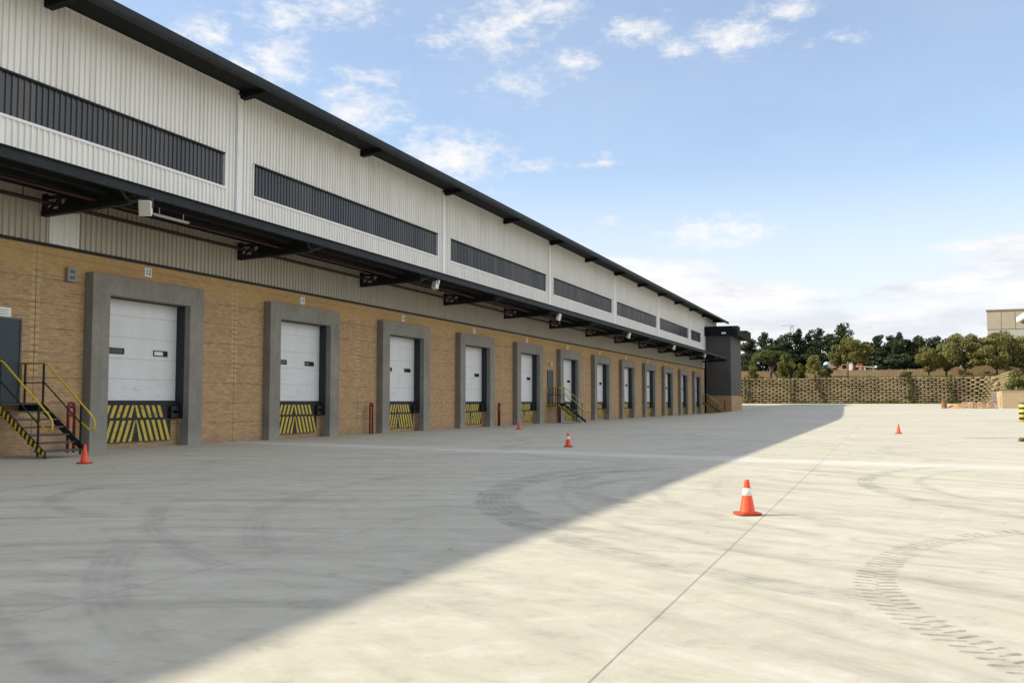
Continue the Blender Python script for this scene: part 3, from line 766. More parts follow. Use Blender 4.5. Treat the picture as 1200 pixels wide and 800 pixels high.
for i in range(1, len(rp)-1):
    d = rp[i+1]-rp[i-1]; d /= np.linalg.norm(d); n = np.array([-d[1], d[0]])
    for s in (-1, 1):
        if random.random() < .06: continue
        c = rp[i]+n*s*.075 + d*(.034 if s > 0 else -.034)
        u = (n*s*.92 - d*.30); u /= np.linalg.norm(u); w = np.array([-u[1], u[0]])
        L = .085+random.uniform(-.012,.012); T = .020+random.uniform(-.006,.008)
        pts = [c-u*L-w*T*.6, c+u*L*.7-w*T, c+u*L-w*T*.5, c+u*L+w*T*.5, c+u*L*.7+w*T, c-u*L+w*T*.5]
        mb.poly([(p[0], p[1], zyard(p[0], p[1])+.003) for p in pts])
pm2 = M['dust_film']
for i in range(2, len(rp)-3):
    q = []
    for j, sg in ((i,-1),(i+1,-1),(i+1,1),(i,1)):
        d = rp[j+1]-rp[j-1]; d /= np.linalg.norm(d); n = np.array([-d[1], d[0]]); p = rp[j]+n*sg*(.135+.02*math.sin(j*1.7)+random.uniform(-.0,.0)); q.append((p[0], p[1], .0016))
    mb.poly(q, 1)
o = mb.build('tyre_print', [print_mat(), pm2], fix=False); o['kind'] = 'structure'

# ------------------------------------------------------------------ retaining wall of sandstone blocks
rwp = [(-26,150.2),(11.5,150.2),(12.9,149.6),(13.7,148.0),(13.75,146),(13.2,134),(12.95,125)]
def wall_path(step, off): 
    return resample(rwp, step)[:, :]
mb = MB(); NR = 13; RH = .309; ZB = 1.05
for r in range(NR):
    pts = resample(rwp, 1.02 if False else .51)
    sb = .085*r
    for i in range(1+(r % 2), len(pts)-1, 2):
        d = pts[i+1]-pts[i-1]; d /= np.linalg.norm(d); nrm = np.array([d[1], -d[0]])   # towards the yard
        c = pts[i]-nrm*sb+np.array([random.uniform(-.02,.02), 0]); z = ZB+r*RH+random.uniform(-.025,.025)+.03*math.sin(c[0]*.6+r)
        if c[1] < 148: z += 0
        a = c-d*.495; b = c+d*.495; am = c-d*.33; bm_ = c+d*.33
        f = nrm*.32; h = .205
        lo = [a-nrm*.2, b-nrm*.2, b, bm_+f, am+f, a]
        k = len(mb.v)
        mb.v += [(p[0], p[1], z) for p in lo]+[(p[0], p[1], z+h-(.03 if j in (3,4) else 0)) for j, p in enumerate(lo)]
        nn = len(lo)
        for j in range(nn):
            q = (j+1) % nn; mb.f.append((k+j, k+q, k+nn+q, k+nn+j)); mb.m.append(0); mb.smooth.append(False)
        mb.f.append(tuple(k+j for j in range(nn-1,-1,-1))); mb.f.append(tuple(k+nn+j for j in range(nn))); mb.m += [0,0]; mb.smooth += [False]*2
# dark soil face behind the blocks
pp = resample(rwp, 1.5)
for i in range(len(pp)-1):
    d = pp[i+1]-pp[i]; d /= np.linalg.norm(d); nr = np.array([d[1], -d[0]])
    p0, p1 = pp[i]-nr*.02, pp[i+1]-nr*.02; e0, e1 = pp[i]-nr*1.15, pp[i+1]-nr*1.15
    mb.poly([(*p0, .6), (*p1, .6), (*e1, ZB+NR*RH-.1), (*e0, ZB+NR*RH-.1)], 1)
    mb.poly([(*e0, ZB+NR*RH-.1), (*e1, ZB+NR*RH-.1), (*(e1-nr*.5), ZB+NR*RH-.1), (*(e0-nr*.5), ZB+NR*RH-.1)], 1)
tag(mb.build('retaining_wall', [M['block'], M['soil']]), 'sandstone coloured interlocking block retaining wall across the far end of the yard', 'wall')

# ------------------------------------------------------------------ foliage
def leaf_mesh(clumps, n, size, flat=.7):
    """clumps: (x,y,z,rx,ry,rz); leaf-sized quads spread through and over each clump"""
    vs = []; tot = sum(c[3]*c[4]+c[3]*c[5]+c[4]*c[5] for c in clumps)
    for (x,y,z,rx,ry,rz) in clumps:
        m = max(6, int(n*(rx*ry+rx*rz+ry*rz)/tot))
        d = rng.normal(size=(m,3)); d /= np.linalg.norm(d, axis=1)[:,None]
        rad = rng.uniform(.35,1.08,size=(m,1))**.55
        p = np.array([x,y,z])+d*rad*np.array([rx,ry,rz])
        nrm = d*.8+rng.normal(size=(m,3))*.7+np.array([0,0,.3]); nrm /= np.linalg.norm(nrm, axis=1)[:,None]
        a = np.cross(nrm, rng.normal(size=(m,3))); a /= np.linalg.norm(a, axis=1)[:,None]; b = np.cross(nrm, a)
        s = size*rng.uniform(.55,1.35,size=(m,1))
        vs.append(np.stack([p-a*s, p-b*s*flat, p+a*s, p+b*s*flat], 1).reshape(-1,3))
    return np.concatenate(vs)
def leaf_obj(name, V, m, parent=None):
    n = len(V)//4; me = bpy.data.meshes.new(name); me.vertices.add(n*4); me.vertices.foreach_set('co', V.astype('f4').ravel())
    me.loops.add(n*4); me.loops.foreach_set('vertex_index', np.arange(n*4, dtype='i4')); me.polygons.add(n); me.polygons.foreach_set('loop_start', np.arange(0, n*4, 4, dtype='i4'))
    me.update(calc_edges=True); me.validate(); me.materials.append(m)
    o = bpy.data.objects.new(name, me); COL.objects.link(o)
    if parent: o.parent = parent
    return o
def make_tree(name, label, cat, x, y, ztop, width, leaf, kind, group=None, n=3500, size=.16, zbase=None):
    zb = zter(x, y) if zbase is None else zbase; H = ztop-zb; w = width/2
    t = thing(name, label, cat, (x, y, zb), random.uniform(0,6.28), group); cl = []; limbs = MB()
    rr = random.uniform
    if kind == 'pine':
        nl = 26
        for i in range(nl):
            u = i/(nl-1); z = H*(.10+.88*u); rad = w*(1-.62*u**2.2)*rr(.6,1.15); a = rr(0,6.28); q = rad*rr(.25,.85)
            cl.append((q*math.cos(a), q*math.sin(a), z, rad*rr(.45,.75), rad*rr(.45,.75), H*rr(.045,.085)))
        cl.append((0,0,H*.96,.5,.5,H*.05))
        limbs.tube([(0,0,-.3),(.05,0,H*.5),(0,0,H*.95)], [.22,.14,.03], 7)
        for c in cl[::3]: limbs.tube([(0,0,c[2]-.3),(c[0],c[1],c[2])], [.05,.02], 5)
    elif kind == 'flat':
        for i in range(20):
            a = rr(0,6.28); q = w*math.sqrt(rr(0,1))*.82; z = H*(.72+.12*(1-(q/w)**2))+rr(-.25,.2)
            cl.append((q*math.cos(a), q*math.sin(a), z, w*rr(.22,.36), w*rr(.22,.36), H*rr(.08,.14)))
        for i in range(4):
            a = i*1.6+rr(0,1); q = w*.55; limbs.tube([(0,0,H*.2),(q*.4*math.cos(a),q*.4*math.sin(a),H*.5),(q*math.cos(a),q*math.sin(a),H*.76)], [.12,.09,.04], 6)
        limbs.tube([(0,0,-.3),(0.05,.02,H*.25)], [.2,.14], 8)
    elif kind == 'shrub':
        for i in range(16):
            a = rr(0,6.28); u = rr(.12,.92); q = w*math.sin(math.pi*min(1,.25+u*.72))*rr(.2,.75)
            cl.append((q*math.cos(a), q*math.sin(a), H*u, w*rr(.25,.45), w*rr(.25,.45), H*rr(.10,.2)))
        for i in range(5):
            a = i*1.26; limbs.tube([(0,0,-.2),(w*.3*math.cos(a),w*.3*math.sin(a),H*.45),(w*.5*math.cos(a),w*.5*math.sin(a),H*.8)], [.05,.035,.012], 5)
    else:
        th = H*(.40 if kind == 'tall' else .22)
        for i in range(30):
            a = rr(0,6.28); u = rr(0,1); prof = math.sin(math.pi*(.16+.76*u))**.7; q = w*prof*math.sqrt(rr(.05,1))*.78
            cl.append((q*math.cos(a), q*math.sin(a), th+(H-th)*(.10+.82*u), w*rr(.22,.40), w*rr(.22,.40), (H-th)*rr(.10,.17)))
        limbs.tube([(0,0,-.3),(.04,.03,th*.6),(.0,.05,th*1.1)], [.17,.13,.10], 8)
        for i in range(5):
            a = i*1.26+rr(0,.6); q = w*.5; limbs.tube([(0,0,th*.85),(q*.45*math.cos(a),q*.45*math.sin(a),th*1.35),(q*math.cos(a),q*math.sin(a),th+(H-th)*rr(.4,.7))], [.09,.06,.025], 6)
    tr = limbs.build('trunk', M['bark'], t, fix=False)
    leaf_obj('crown', leaf_mesh(cl, n, size), leaf, t)
    return t
place = ['behind the grey block', 'left of the flat topped tree', 'behind the flat topped tree', 'behind the shrubs on the wall', 'beside the lattice mast', 'right of the lattice mast', 'left of the tallest pine', 'that is tallest of its row', 'close against the tallest pine', 'right of the orange house', 'behind the bare stretch of fence', 'near the middle of the right row', 'above the low wall shrub', 'with a lower crown near the small tree', 'with a narrow crown near the small tree', 'behind the small leaning tree', 'at the right end of the dark row']
pines = [(-24.6,200,14.0),(-21.7,200,14.8),(-19.1,201,14.2),(-17.6,199,14.7),(-15.1,200,15.5),(-13.5,202,14.6),(-11.2,200,15.7),(-7.4,200,16.4),(-9.2,201,14.6),(-3.2,200,12.8),(-.6,200,14.1),(1.2,201,13.9),(3.2,199,14.2),(4.9,200,13.0),(6.2,202,13.6),(7.8,200,13.1),(9.6,200,13.5)]
for (x,y,z), pl in zip(pines, place):
    make_tree('pine_tree', 'dark green pine '+pl, 'tree', x, y, z+.1, random.uniform(5.4,7.2), M['pine'], 'pine', 'dark pines behind the fence', 5600, .20)
# second rank that closes the gaps low down
for x, pl in ((-26.5,'set back at the left end of the row'),(-12.,'set back behind the shrubs'),(-5.3,'set back behind the olive green tree'),(2.2,'set back behind the middle of the fence'),(7.,'set back behind the right of the fence'),(12.5,'set back behind the round green tree'),(17.5,'set back behind the small green tree'),(22.,'set back behind the wide forked tree'),(-18.5,'set back behind the acacia')):
    make_tree('pine_tree', 'lower dark pine '+pl, 'tree', x, 207, 13.6, 9., M['pine'], 'pine', 'dark pines behind the fence', 3000, .24)
make_tree('broadleaf_tree', 'broad olive green tree above the orange house', 'tree', -4.3, 176, 12.6, 6.2, M['olive'], 'tall', None, 5200, .16)
make_tree('broadleaf_tree', 'smaller olive green tree left of the orange house', 'tree', -7.3, 177, 11.2, 3.4, M['olive'], 'tall', None, 2600, .16)
make_tree('broadleaf_tree', 'round green tree on a straight dark trunk right of the fence middle', 'tree', 11.35, 156, 11.4, 6.0, M['bushy'], 'broad', None, 7500, .15)
make_tree('broadleaf_tree', 'wide spreading green tree with forked trunk in front of the beige building', 'tree', 15.4, 156, 11.3, 7.6, M['bushy'], 'broad', None, 9000, .15)
make_tree('broadleaf_tree', 'green tree at the right edge below the beige building', 'tree', 19.2, 157, 10.9, 5.6, M['bushy'], 'broad', None, 3600, .15)
make_tree('broadleaf_tree', 'small pale green tree with a leaning trunk above the fence', 'tree', 6.45, 156.5, 9.5, 4.2, M['olive'], 'broad', None, 2600, .15)
make_tree('broadleaf_tree', 'small green tree filling the gap left of the round green tree', 'tree', 8.9, 158, 10.1, 3.8, M['bushy'], 'broad', None, 2600, .15)
make_tree('acacia_tree', 'flat topped acacia with shaded underside right of the grey block', 'tree', -16.6, 160.5, 9.9, 6.2, M['acacia'], 'flat', None, 5000, .15)
make_tree('shrub', 'yellow green conical shrub on the wall top beside the grey block', 'shrub', -18.6, 152.6, 6.9, 2.4, M['shrub'], 'shrub', None, 2000, .11)
make_tree('shrub', 'slender yellow green shrub rising behind the conical shrub', 'shrub', -18.8, 155, 8.6, 1.6, M['shrub'], 'shrub', None, 1200, .12)
make_tree('shrub', 'tall loose shrub in front of the acacia on the wall top', 'shrub', -14.2, 152.6, 8.5, 1.8, M['shrub'], 'shrub', None, 1700, .11)
make_tree('shrub', 'rounded yellow green shrub between two taller shrubs on the wall', 'shrub', -12.9, 153, 7.7, 2.2, M['shrub'], 'shrub', None, 1700, .11)
make_tree('shrub', 'low yellow green shrub left of the largest shrub on the wall', 'shrub', -11.5, 152.8, 7.3, 1.9, M['shrub'], 'shrub', None, 1500, .11)
make_tree('shrub', 'largest olive shrub spilling over the wall top', 'shrub', -9.3, 152.4, 8.5, 3.2, M['bushy'], 'shrub', None, 3000, .12)
make_tree('shrub', 'darker shrub at the right foot of the largest shrub', 'shrub', -7.7, 152.4, 7.0, 2.2, M['acacia'], 'shrub', None, 1700, .11)
make_tree('shrub', 'flat green shrub sprawling alone on the middle of the wall top', 'shrub', 3.4, 152.4, 5.8, 3.0, M['acacia'], 'shrub', None, 1700, .10)
make_tree('shrub', 'green bush behind the tan plaster wall', 'shrub', 14.1, 123.5, 5.0, 3.0, M['bushy'], 'shrub', None, 3200, .10, 2.3)
make_tree('shrub', 'second green bush at the right edge behind the tan plaster wall', 'shrub', 16.4, 124, 4.6, 3.2, M['bushy'], 'shrub', None, 3000, .10, 2.3)
# plants trailing down the wall
def creeper(label, x, dx, n=500, fol=.5):
    t = thing('creeper', label, 'creeper', (x, 150, 1.1), 0, 'creepers on the retaining wall')
    pts = [(dx*(1-u)**1.5+random.uniform(-.06,.06), -.34+u*1.05-.05, u*4.0) for u in fr(0,1,8)]
    mb = MB(); mb.tube(pts, [.11-.07*i/8 for i in range(9)], 6); mb.build('stem', M['bark'], t, fix=False)
    cl = [(p[0]+random.uniform(-.25,.25), p[1]-.08, p[2], .32*fol+.12, .16, .3) for p in pts]
    leaf_obj('foliage', leaf_mesh(cl, n, .09), M['acacia'], t)
creeper('dark creeper stem on the wall near the grey block', -19.4, .5, 300, .2)
creeper('straight dark creeper stem on the wall below the loose shrub', -12.9, .35, 260, .1)
creeper('slanting dark creeper stem on the wall below the largest shrub', -9.3, 1.6, 300, .1)
creeper('leafy green creeper on the wall below the sprawling shrub', 3.6, .2, 900, .8)
creeper('leafy green creeper on the right part of the wall', 9.0, -.2, 300, .3)
def lowweed(name, label, pts, n, sz, m): 
    o = leaf_obj(name, leaf_mesh(pts, n, sz), m); o['kind'] = 'stuff'; o['label'] = label; return o
lowweed('weeds', 'weeds along the foot of the retaining wall', [(random.uniform(-19,12), 149.7, 1.25+random.uniform(0,.15), random.uniform(.4,1.3), .15, random.uniform(.12,.38)) for i in range(46)], 3800, .08, M['shrub'])
lowweed('grass', 'dry grass along the top of the retaining wall', [(random.uniform(-19,20), 151.6+random.uniform(0,5), 5.0+random.uniform(0,.15), random.uniform(.5,1.5), .5, random.uniform(.12,.3)) for i in range(90)], 5200, .09, M['shrub'])

# ------------------------------------------------------------------ timber fence on the bank
t = thing('timber_fence', 'brown timber slat fence on the bank behind the retaining wall', 'fence', (0,0,0))
mb = MB(); fp = resample([(-26,161),(-6,161),(8,161),(24,160),(40,160)], .30)
fz = lambda x: 5.02+.55*smooth((x-2)/16)
for i, (x, y) in enumerate(fp):
    h = 1.50+random.uniform(-.05,.05); z = fz(x)-.1; mb.box(x-.142, x+.142, y-.02, y+.02, z, z+h)
mb.build('slats', M['wood'], t)
for i in range(0, len(fp), 9):
    x, y = fp[i]; mb = MB(); mb.box(x-.06, x+.06, y+.02, y+.14, fz(x)-.1, fz(x)+1.58); mb.build('post', M['wood'], t)
mb = MB()
for i in range(0, len(fp)-1, 6):
    j = min(i+6, len(fp)-1)
    for zz_ in (.4, 1.15): mb.bar((fp[i][0],fp[i][1]+.05,fz(fp[i][0])+zz_),(fp[j][0],fp[j][1]+.05,fz(fp[j][0])+zz_),.05,.09)
mb.build('rail', M['wood'], t)

# brown post on the bank
mb = MB(); mb.tube([(-4.85,155,4.8),(-4.83,155,7.3),(-4.83,155,7.5)], [.13,.12,.08], 10); mb.tube([(-4.83,155,7.35),(-4.6,155,7.45)], .05, 6)
tag(mb.build('brown_post', M['rust_box']), 'thick dark brown post standing on the bank before the orange house', 'post')

# orange house between the trees
t = thing('orange_house', 'small orange plastered house partly hidden under the olive trees', 'house', (0,0,0))
hx0, hx1, hy, hz = -8.9, -3.4, 186.5, 5.2
mb = MB(); mb.box(hx0, hx1, hy, hy+6, hz, 8.7); mb.build('wall', M['orange_wall'], t)
mb = MB(); mb.prism([(hx0-.3,8.7),(hx1+.3,8.7),((hx0+hx1)/2,9.6)], 'y', hy-.3, hy+6.3); mb.build('roof', M['roof_tile'], t)
for x, z in ((-8.0,7.0),(-6.4,7.4),(-6.4,6.0),(-4.4,7.0)):
    mb = MB(); mb.box(x-.35, x+.35, hy-.04, hy, z, z+.8, 0); w = mb.build('window', M['glass_dark'], t)
    mb = MB(); mb.box(x-.42,x+.42,hy-.07,hy-.042,z-.08,z); mb.box(x-.42,x+.42,hy-.07,hy-.042,z+.8,z+.88); mb.build('frame', M['white'], w)
mb = MB(); mb.box(-5.6,-5.0,hy-.12,hy,5.2,8.68); mb.build('pier', M['white'], t)
t = thing('water_tank', 'pale blue domed water tank left of the orange house', 'tank', (-9.3, 184, 5.4))
mb = MB(); mb.lathe([(.6,1.4),(.62,2.8),(.5,3.1),(.2,3.3)], (0,0,0), 16); mb.build('tank_body', M['blue_tank'], t)
mb = MB(); [mb.bar((a*.45,b*.45,-.2),(a*.45,b*.45,1.4),.1) for a in (-1,1) for b in (-1,1)]; mb.build('stand', M['steel_dark'], t)
t = thing('garden_shed', 'pale lean-to shed with dark opening right of the orange house', 'shed', (-2.2,186,5.3))
mb = MB(); mb.box(-.9,-.55,0,2.4,-.2,2.5); mb.box(.55,.9,0,2.4,-.2,2.3); mb.box(-.55,.55,1.6,2.4,-.2,2.3); mb.build('wall', M['far_low'], t)
mb = MB(); mb.hexa([(-1,-.2,2.5),(1,-.2,2.3),(1,2.6,2.3),(-1,2.6,2.5),(-1,-.2,2.6),(1,-.2,2.4),(1,2.6,2.4),(-1,2.6,2.6)]); mb.build('roof', M['white'], t)
t = thing('garden_lamp', 'white globe lamp on a short pole behind the fence', 'lamp', (-.9,165,5.1))
mb = MB(); mb.tube([(0,0,-.1),(0,0,1.75)], .05, 8); mb.build('pole', M['steel_dark'], t)
mb = MB(); mb.lathe([(.05,1.72),(.16,1.80),(.19,1.92),(.15,2.04),(.04,2.1)], (0,0,0), 14); mb.build('globe', M['white'], t)

# lattice mast far beyond the trees
t = thing('lattice_mast', 'thin pale lattice power mast rising far behind the dark pines', 'mast', (-34.8, 420, 8))
mb = MB(); Hm = 25.8
for sx in (-1,1):
    for sy in (-1,1): mb.bar((sx*2.2,sy*2.2,-3),(sx*.5,sy*.5,Hm),.14)
for i in range(12):
    u, v = i/12, (i+1)/12; a = 2.2-1.7*u; b = 2.2-1.7*v
    for s in (-1,1):
        mb.bar((-a,s*a,Hm*u),(b,s*b,Hm*v),.09); mb.bar((a,s*a,Hm*u),(-b,s*b,Hm*v),.09)
mb.build('tower', M['pale_post'], t)
mb = MB()
for z, w in ((Hm-.5,4.2),(Hm-3.5,3.)): mb.bar((-w,0,z),(w*.5,0,z),.16); mb.bar((-w,0,z),(0,0,z+1.),.09)
mb.build('cross_arm', M['pale_post'], t)
t = thing('aerial_mast', 'thin aerial mast standing behind the tallest pine', 'mast', (-14.2, 260, 6))
mb = MB(); mb.tube([(0,0,-1),(0,0,13.6)], .07, 6); mb.build('pole', M['pale_post'], t)
mb = MB(); [mb.bar((-.5+.1*i,0,12.2+.45*i),(.5-.1*i,0,12.2+.45*i),.05) for i in range(4)]; mb.build('aerial', M['pale_post'], t)

# beige building on the right
t = thing('beige_building', 'tall beige panelled building rising behind the trees on the right', 'building', (0,0,0))
mb = MB(); mb.prism([(24.0,260),(60,260),(60,300),(28.6,300)], 'z', 4, 19.0); mb.build('lower_wall', M['far_low'], t)
mb = MB(); mb.prism([(23.9,259.9),(60,259.9),(60,300),(28.5,300)], 'z', 19.0, 23.5); mb.build('upper_wall', M['far_block'], t)
mb = MB(); mb.prism([(23.7,259.7),(60.2,259.7),(60.2,300.2),(28.3,300.2)], 'z', 23.5, 23.75); mb.build('coping', M['tan'], t)
mb = MB(); mb.box(31.8,33.4,259.5,259.9,20.8,22.8); mb.build('shutter', M['orange_wall'], t)
mb = MB(); [mb.box(23.9+i*3.0,23.96+i*3.0,259.84,259.9,19.0,23.5) for i in range(1,12)]; mb.build('panel_joint', M['tan'], t)

# tan plaster wall, box, post, mound
mb = MB(); mb.box(12.35, 32, 120.4, 120.8, .2, 2.62); mb.box(12.35, 12.75, 120.8, 126, .2, 2.62); mb.box(12.3,32,120.35,120.85,2.62,2.7)
tag(mb.build('plaster_wall', M['tan'], bevel=.01), 'low plain tan plaster wall at the right edge of the yard', 'wall')
t = thing('meter_box', 'grey meter box on a short post beside the tan plaster wall', 'meter box', (11.75, 122, .75))
mb = MB(); mb.box(-.22,.22,-.12,.12,.7,1.75); mb.build('cabinet', M['grey_box'], t, bevel=.02); mb = MB(); mb.box(-.08,.08,-.08,.08,-.2,.7); mb.build('post', M['pale_post'], t)
mb = MB(); rg = random.Random(3); nx, ny = 40, 12
def mz(u, v): 
    return max(0, math.sin(math.pi*u)**.45*math.sin(math.pi*v)**.7)*(1.0+.08*math.sin(u*17)+.06*math.sin(u*37+2))*.68
for j in range(ny+1):
    for i in range(nx+1):
        u, v = i/nx, j/ny; x = 6.75+5.3*u; y = 119.8+3.2*v
        z = zyard(x,y)-.08+mz(u,v)+(rg.uniform(-.035,.035) if 0<i<nx and 0<j<ny else 0); mb.v.append((x+rg.uniform(-.03,.03), y, z))
for j in range(ny):
    for i in range(nx):
        a = j*(nx+1)+i; mb.f.append((a,a+1,a+nx+2,a+nx+1)); mb.m.append(0); mb.smooth.append(True)
tag(mb.build('earth_mound', M['earth'], fix=False), 'low heap of orange earth at the foot of the block wall', 'mound')
mb = MB()
for i in range(420):
    u, v = rg.uniform(.22,.97), rg.uniform(.02,.55); x = 6.75+5.3*u; y = 119.8+3.2*v; s = rg.uniform(.025,.075); z = zyard(x,y)-.05+mz(u,v)
    q = [Vector((rg.uniform(.6,1)*sx*s, rg.uniform(.6,1)*sy*s, rg.uniform(.5,.9)*sz*s)) for sx,sy,sz in ((-1,-1,-1),(1,-1,-1),(1,1,-1),(-1,1,-1),(-1,-1,1),(1,-1,1),(1,1,1),(-1,1,1))]
    rot = Matrix.Rotation(rg.uniform(0,3),3,'Z') @ Matrix.Rotation(rg.uniform(-.5,.5),3,'X'); mb.hexa([rot@p+Vector((x,y,z)) for p in q], rg.choice((0,0,1)))
o = mb.build('rubble', [M['rubble'], M['earth']], None, fix=True); o['kind'] = 'stuff'; o['label'] = 'pale broken rubble scattered on the orange earth'
t = thing('drum', 'rusty brown drum standing at the left end of the earth heap', 'drum', (6.45, 120.3, zyard(6.45,120.3)))
mb = MB(); mb.lathe([(.30,0),(.31,.05),(.295,.07),(.295,.38),(.31,.40),(.295,.42),(.295,.78),(.31,.80),(.30,.85),(.27,.83)], (0,0,0), 18); mb.build('barrel', M['rust_box'], t)
# boulders at the wall's corner
mb = MB(); tmpb = bmesh.new()
for i, (x,y,z,s) in enumerate(((12.5,128,2.9,.36),(13.0,131,3.6,.4),(12.3,126,2.2,.33),(13.2,136,4.3,.4),(12.0,125,1.5,.34),(12.7,129,3.6,.33))):
    bmesh.ops.create_icosphere(tmpb, subdivisions=2, radius=s, matrix=Matrix.Translation((x,y,z)) @ Matrix.Rotation(i,4,'Z') @ Matrix.Diagonal((1,.8,.75,1)))
for v in tmpb.verts: v.co += Vector((rg.uniform(-.1,.1),)*3)
me = bpy.data.meshes.new('boulders'); tmpb.to_mesh(me); tmpb.free(); me.materials.append(M['block'])
o = bpy.data.objects.new('boulders', me); COL.objects.link(o); o['kind'] = 'stuff'; o['label'] = 'pale boulders tumbled at the corner of the block wall'

# striped post and canopy of the gatehouse at the right edge
t = thing('striped_post', 'thick yellow and black banded post at the right edge of the yard', 'post', (9.32, 77.8, 0))
mb = MB(); mb.lathe([(.30,-.05),(.30,1.26),(.26,1.33),(.12,1.36)], (0,0,0), 24); mb.build('sleeve', M['striped'], t)
t = thing('gatehouse_canopy', 'white edged canopy roof reaching in at the right edge above the trees', 'canopy', (0,0,0))
mb = MB(); mb.prism([(9.85,7.60),(10.0,7.60),(13.4,9.6),(24,9.6),(24,9.95),(13.2,9.95),(9.85,7.98)], 'y', 79, 84.6); mb.build('roof', M['white'], t)
mb = MB(); mb.prism([(10.05,7.58),(13.4,9.55),(23.8,9.55),(23.8,9.3),(13.5,9.1),(10.6,7.3)], 'y', 79.15, 84.5); mb.build('soffit', M['seal'], t)
for x, y in ((16,80),(16,83.6),(23,80),(23,83.6)):
    mb = MB(); mb.tube([(x,y,-.1),(x,y,9.3)], .16, 12); mb.build('column', M['white'], t)
# weed tuft on the concrete
t = thing('weed_tuft', 'small yellow green weed tuft at the right edge on the sunlit concrete', 'weed', (4.55, 38.2, 0))
leaf_obj('leaves', leaf_mesh([(0,0,.06,.16,.16,.08),(.2,.1,.05,.14,.14,.06)], 160, .04), M['shrub'], t)

# ------------------------------------------------------------------ camera
cam = bpy.data.cameras.new('camera'); co = bpy.data.objects.new('camera', cam); COL.objects.link(co)
cam.sensor_width = 36; cam.sensor_fit = 'HORIZONTAL'; cam.lens = 1141.37/1200*36; cam.clip_end = 5000; cam.clip_start = .05
co.location = (0, 0, 1.35); co.rotation_euler = (math.pi/2+.06273, 0, .36324); scene.camera = co

# ------------------------------------------------------------------ light
sv = Vector((-1.31, -.50, 1.)).normalized()
sun = bpy.data.lights.new('sun', 'SUN'); sun.energy = 4.0; sun.angle = R(.53); sun.color = (1.,.92,.75)
so = bpy.data.objects.new('sun', sun); COL.objects.link(so); so.rotation_euler = sv.to_track_quat('Z', 'Y').to_euler(); so.location = (-30,-30,60)
w = bpy.data.worlds.new('World'); scene.world = w; w.use_nodes = True; t = NT(w.node_tree); bg = t.n['Background']
sky = t.new('ShaderNodeTexSky'); sky.sky_type = 'NISHITA'; sky.sun_disc = False
sky.sun_elevation = math.asin(sv.z); sky.sun_rotation = math.atan2(sv.x, sv.y); sky.air_density = 1.0; sky.dust_density = .35; sky.ozone_density = 2.0
gen = t.new('ShaderNodeTexCoord').outputs['Generated']; dx, dy, dz = t.sep(t.vmath('NORMALIZE', gen))[:3]
az = t.math('ARCTAN2', dx, dy); el = t.math('ARCSINE', dz)
pv = t.comb(az, el, 0.)
wn = t.noise(t.vmath('MULTIPLY', pv, (1.,1.6,1.)), 22, 3, .6, 0, True)
pw = t.vmath('ADD', pv, t.vmath('MULTIPLY', t.vmath('SUBTRACT', wn, (.5,.5,.5)), (.05,.022,0)))
blobs = [(-0.679,0.35,0.034,0.022,1),(-0.642,0.324,0.03,0.018,1),(-0.608,0.331,0.04,0.03,1.15),(-0.596,0.373,0.038,0.016,.8),(-0.541,0.386,0.05,0.02,.8),(-0.527,0.291,0.055,0.03,1),(-0.514,0.324,0.046,0.012,.7),(-0.425,0.25,0.068,0.032,1.25),(-0.435,0.359,0.034,0.013,.7),(-0.386,0.368,0.06,0.024,.95),(-0.363,0.384,0.05,0.018,.9),(-0.301,0.34,0.034,0.014,.95),(-0.23,0.367,0.038,0.016,.95),(-0.191,0.35,0.026,0.013,.9),(-0.135,0.356,0.05,0.02,1),(-0.08,0.376,0.042,0.014,.85),(-0.027,0.349,0.03,0.006,.5),(-0.327,0.392,0.05,0.012,.8),(-0.363,0.32,0.042,0.018,.6),(-0.171,0.169,0.05,0.016,.8),(-0.129,0.171,0.042,0.016,.9),(-0.337,0.238,0.034,0.009,.7),(-0.452,0.214,0.066,0.014,.9),(-0.262,0.186,0.014,0.006,.8),(-0.272,0.244,0.018,0.006,.6),
         (-.75,.42,.09,.03,1.),(-.5,.46,.1,.03,1.),(-.2,.45,.08,.025,.9),(.25,.42,.08,.02,.8),(.5,.3,.1,.03,.9),(-1.1,.35,.12,.05,1.),(.9,.4,.15,.05,1.),(1.6,.5,.2,.08,1.),(-1.8,.6,.2,.1,1.),(2.6,.5,.25,.09,1.),(-2.6,.4,.2,.08,1.)]
acc = None
for a, e, ra, re, s_ in blobs:
    v = t.vmath('MULTIPLY', t.vmath('SUBTRACT', pw, (a, e, 0)), (1/ra/1.02, 1/re/1.02, 0)); ln = t.vmath('LENGTH', v, out=1)
    f = t.math('MULTIPLY', t.math('SUBTRACT', 1., ln), s_)
    acc = f if acc is None else t.math('MAXIMUM', acc, f)
acc = t.math('MAXIMUM', acc, -1.)
fb = t.noise(t.vmath('MULTIPLY', pv, (1.,2.0,1.)), 46, 8, .66)
fb2 = t.noise(t.vmath('MULTIPLY', pv, (1.,1.8,1.)), 9, 4, .6)
val = t.math('ADD', acc, t.math('ADD', t.math('MULTIPLY', t.math('SUBTRACT', fb, .5), 2.6), t.math('MULTIPLY', t.math('SUBTRACT', fb2, .5), .9)))
puff = t.mapr(val, -.15, 1.35, 0, .92, True)
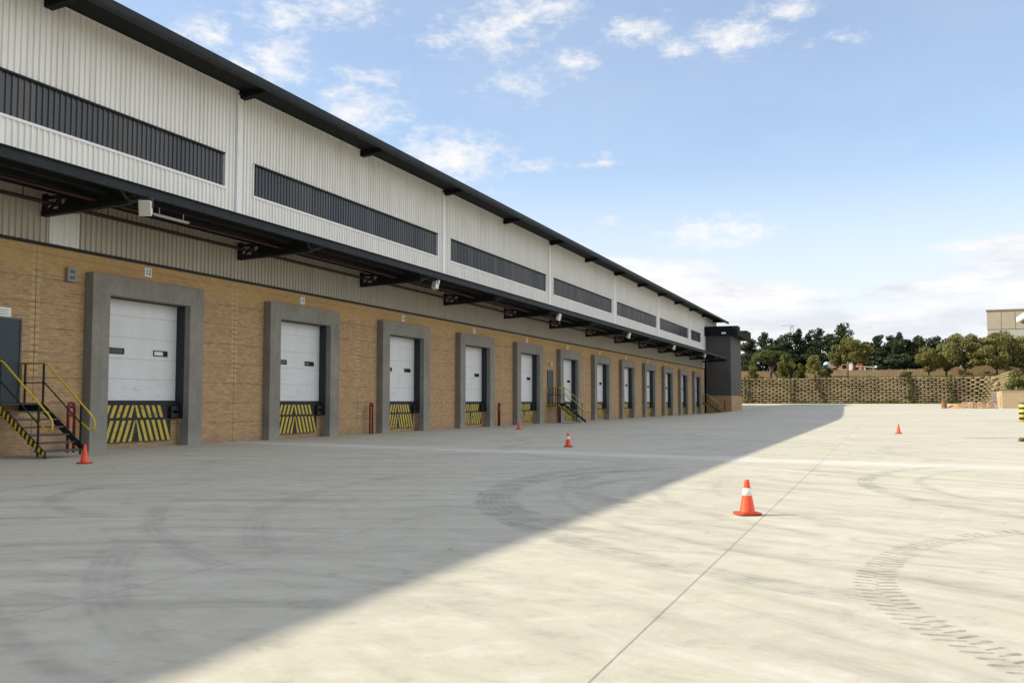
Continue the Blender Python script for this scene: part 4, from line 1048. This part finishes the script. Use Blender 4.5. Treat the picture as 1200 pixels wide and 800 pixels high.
# bank of streaky cloud low over the horizon
top = t.math('MINIMUM', t.math('ADD', .104, t.math('MULTIPLY', t.math('ABSOLUTE', t.math('ADD', az, .03)), .36)), .158)
st = t.noise(t.comb(t.math('MULTIPLY', az, 5.), t.math('MULTIPLY', el, 30.), 2.), 1., 6, .6)
bank = t.mapr(t.math('ADD', t.math('SUBTRACT', top, el), t.math('MULTIPLY', t.math('SUBTRACT', st, .5), .11)), -.002, .026, 0, 1, True)
bank = t.math('MULTIPLY', bank, t.mapr(st, .3, .62, .62, 1.))
veil = t.mapr(t.noise(t.vmath('MULTIPLY', pv, (1.,2.,1.)), 4, 5, .6), .3, .75, .15, .28)
veil = t.math('MAXIMUM', veil, t.math('MULTIPLY', t.mapr(az, .15, -.7), .22))
veil = t.math('MAXIMUM', veil, t.math('MULTIPLY', t.math('MULTIPLY', t.mapr(az, .35, 1.), t.mapr(az, 2.1, 1.6)), .9))  # bright veil added right of the view as fill light for the facade
veil = t.math('MAXIMUM', veil, t.math('MULTIPLY', t.mapr(el, .55, .9), .62))  # overhead veil out of view, added to whiten the ambient light
k = 1.0
side_fill = t.math('MULTIPLY', t.mapr(az, .35, 1.), t.mapr(az, 2.1, 1.6))  # mask that brightens the added fill veil on the right
veil = t.math('MAXIMUM', veil, t.mapr(el, .32, .06, 0, .78, True))
vcol = t.mix(side_fill, (4.6,4.75,5.0), (9.2,9.0,8.7))
c = t.mix(veil, sky.outputs[0], vcol)
bn = t.noise(t.comb(t.math('MULTIPLY', az, 9.), t.math('MULTIPLY', el, 34.), 5.), 1., 7, .65)
c = t.mix(bank, c, t.mix(t.mapr(bn, .38, .62), (3.95,4.1,4.4), (5.25,5.2,5.15)))
c = t.mix(puff, c, (5.1,5.0,4.9))
t.put(bg.inputs[0], c); bg.inputs[1].default_value = .12

vs = scene.view_settings; vs.view_transform = 'Standard'; vs.look = 'None'; vs.gamma = 1; vs.use_curve_mapping = False; vs.exposure = .75
scene.cycles.max_bounces = 6; scene.cycles.transparent_max_bounces = 8
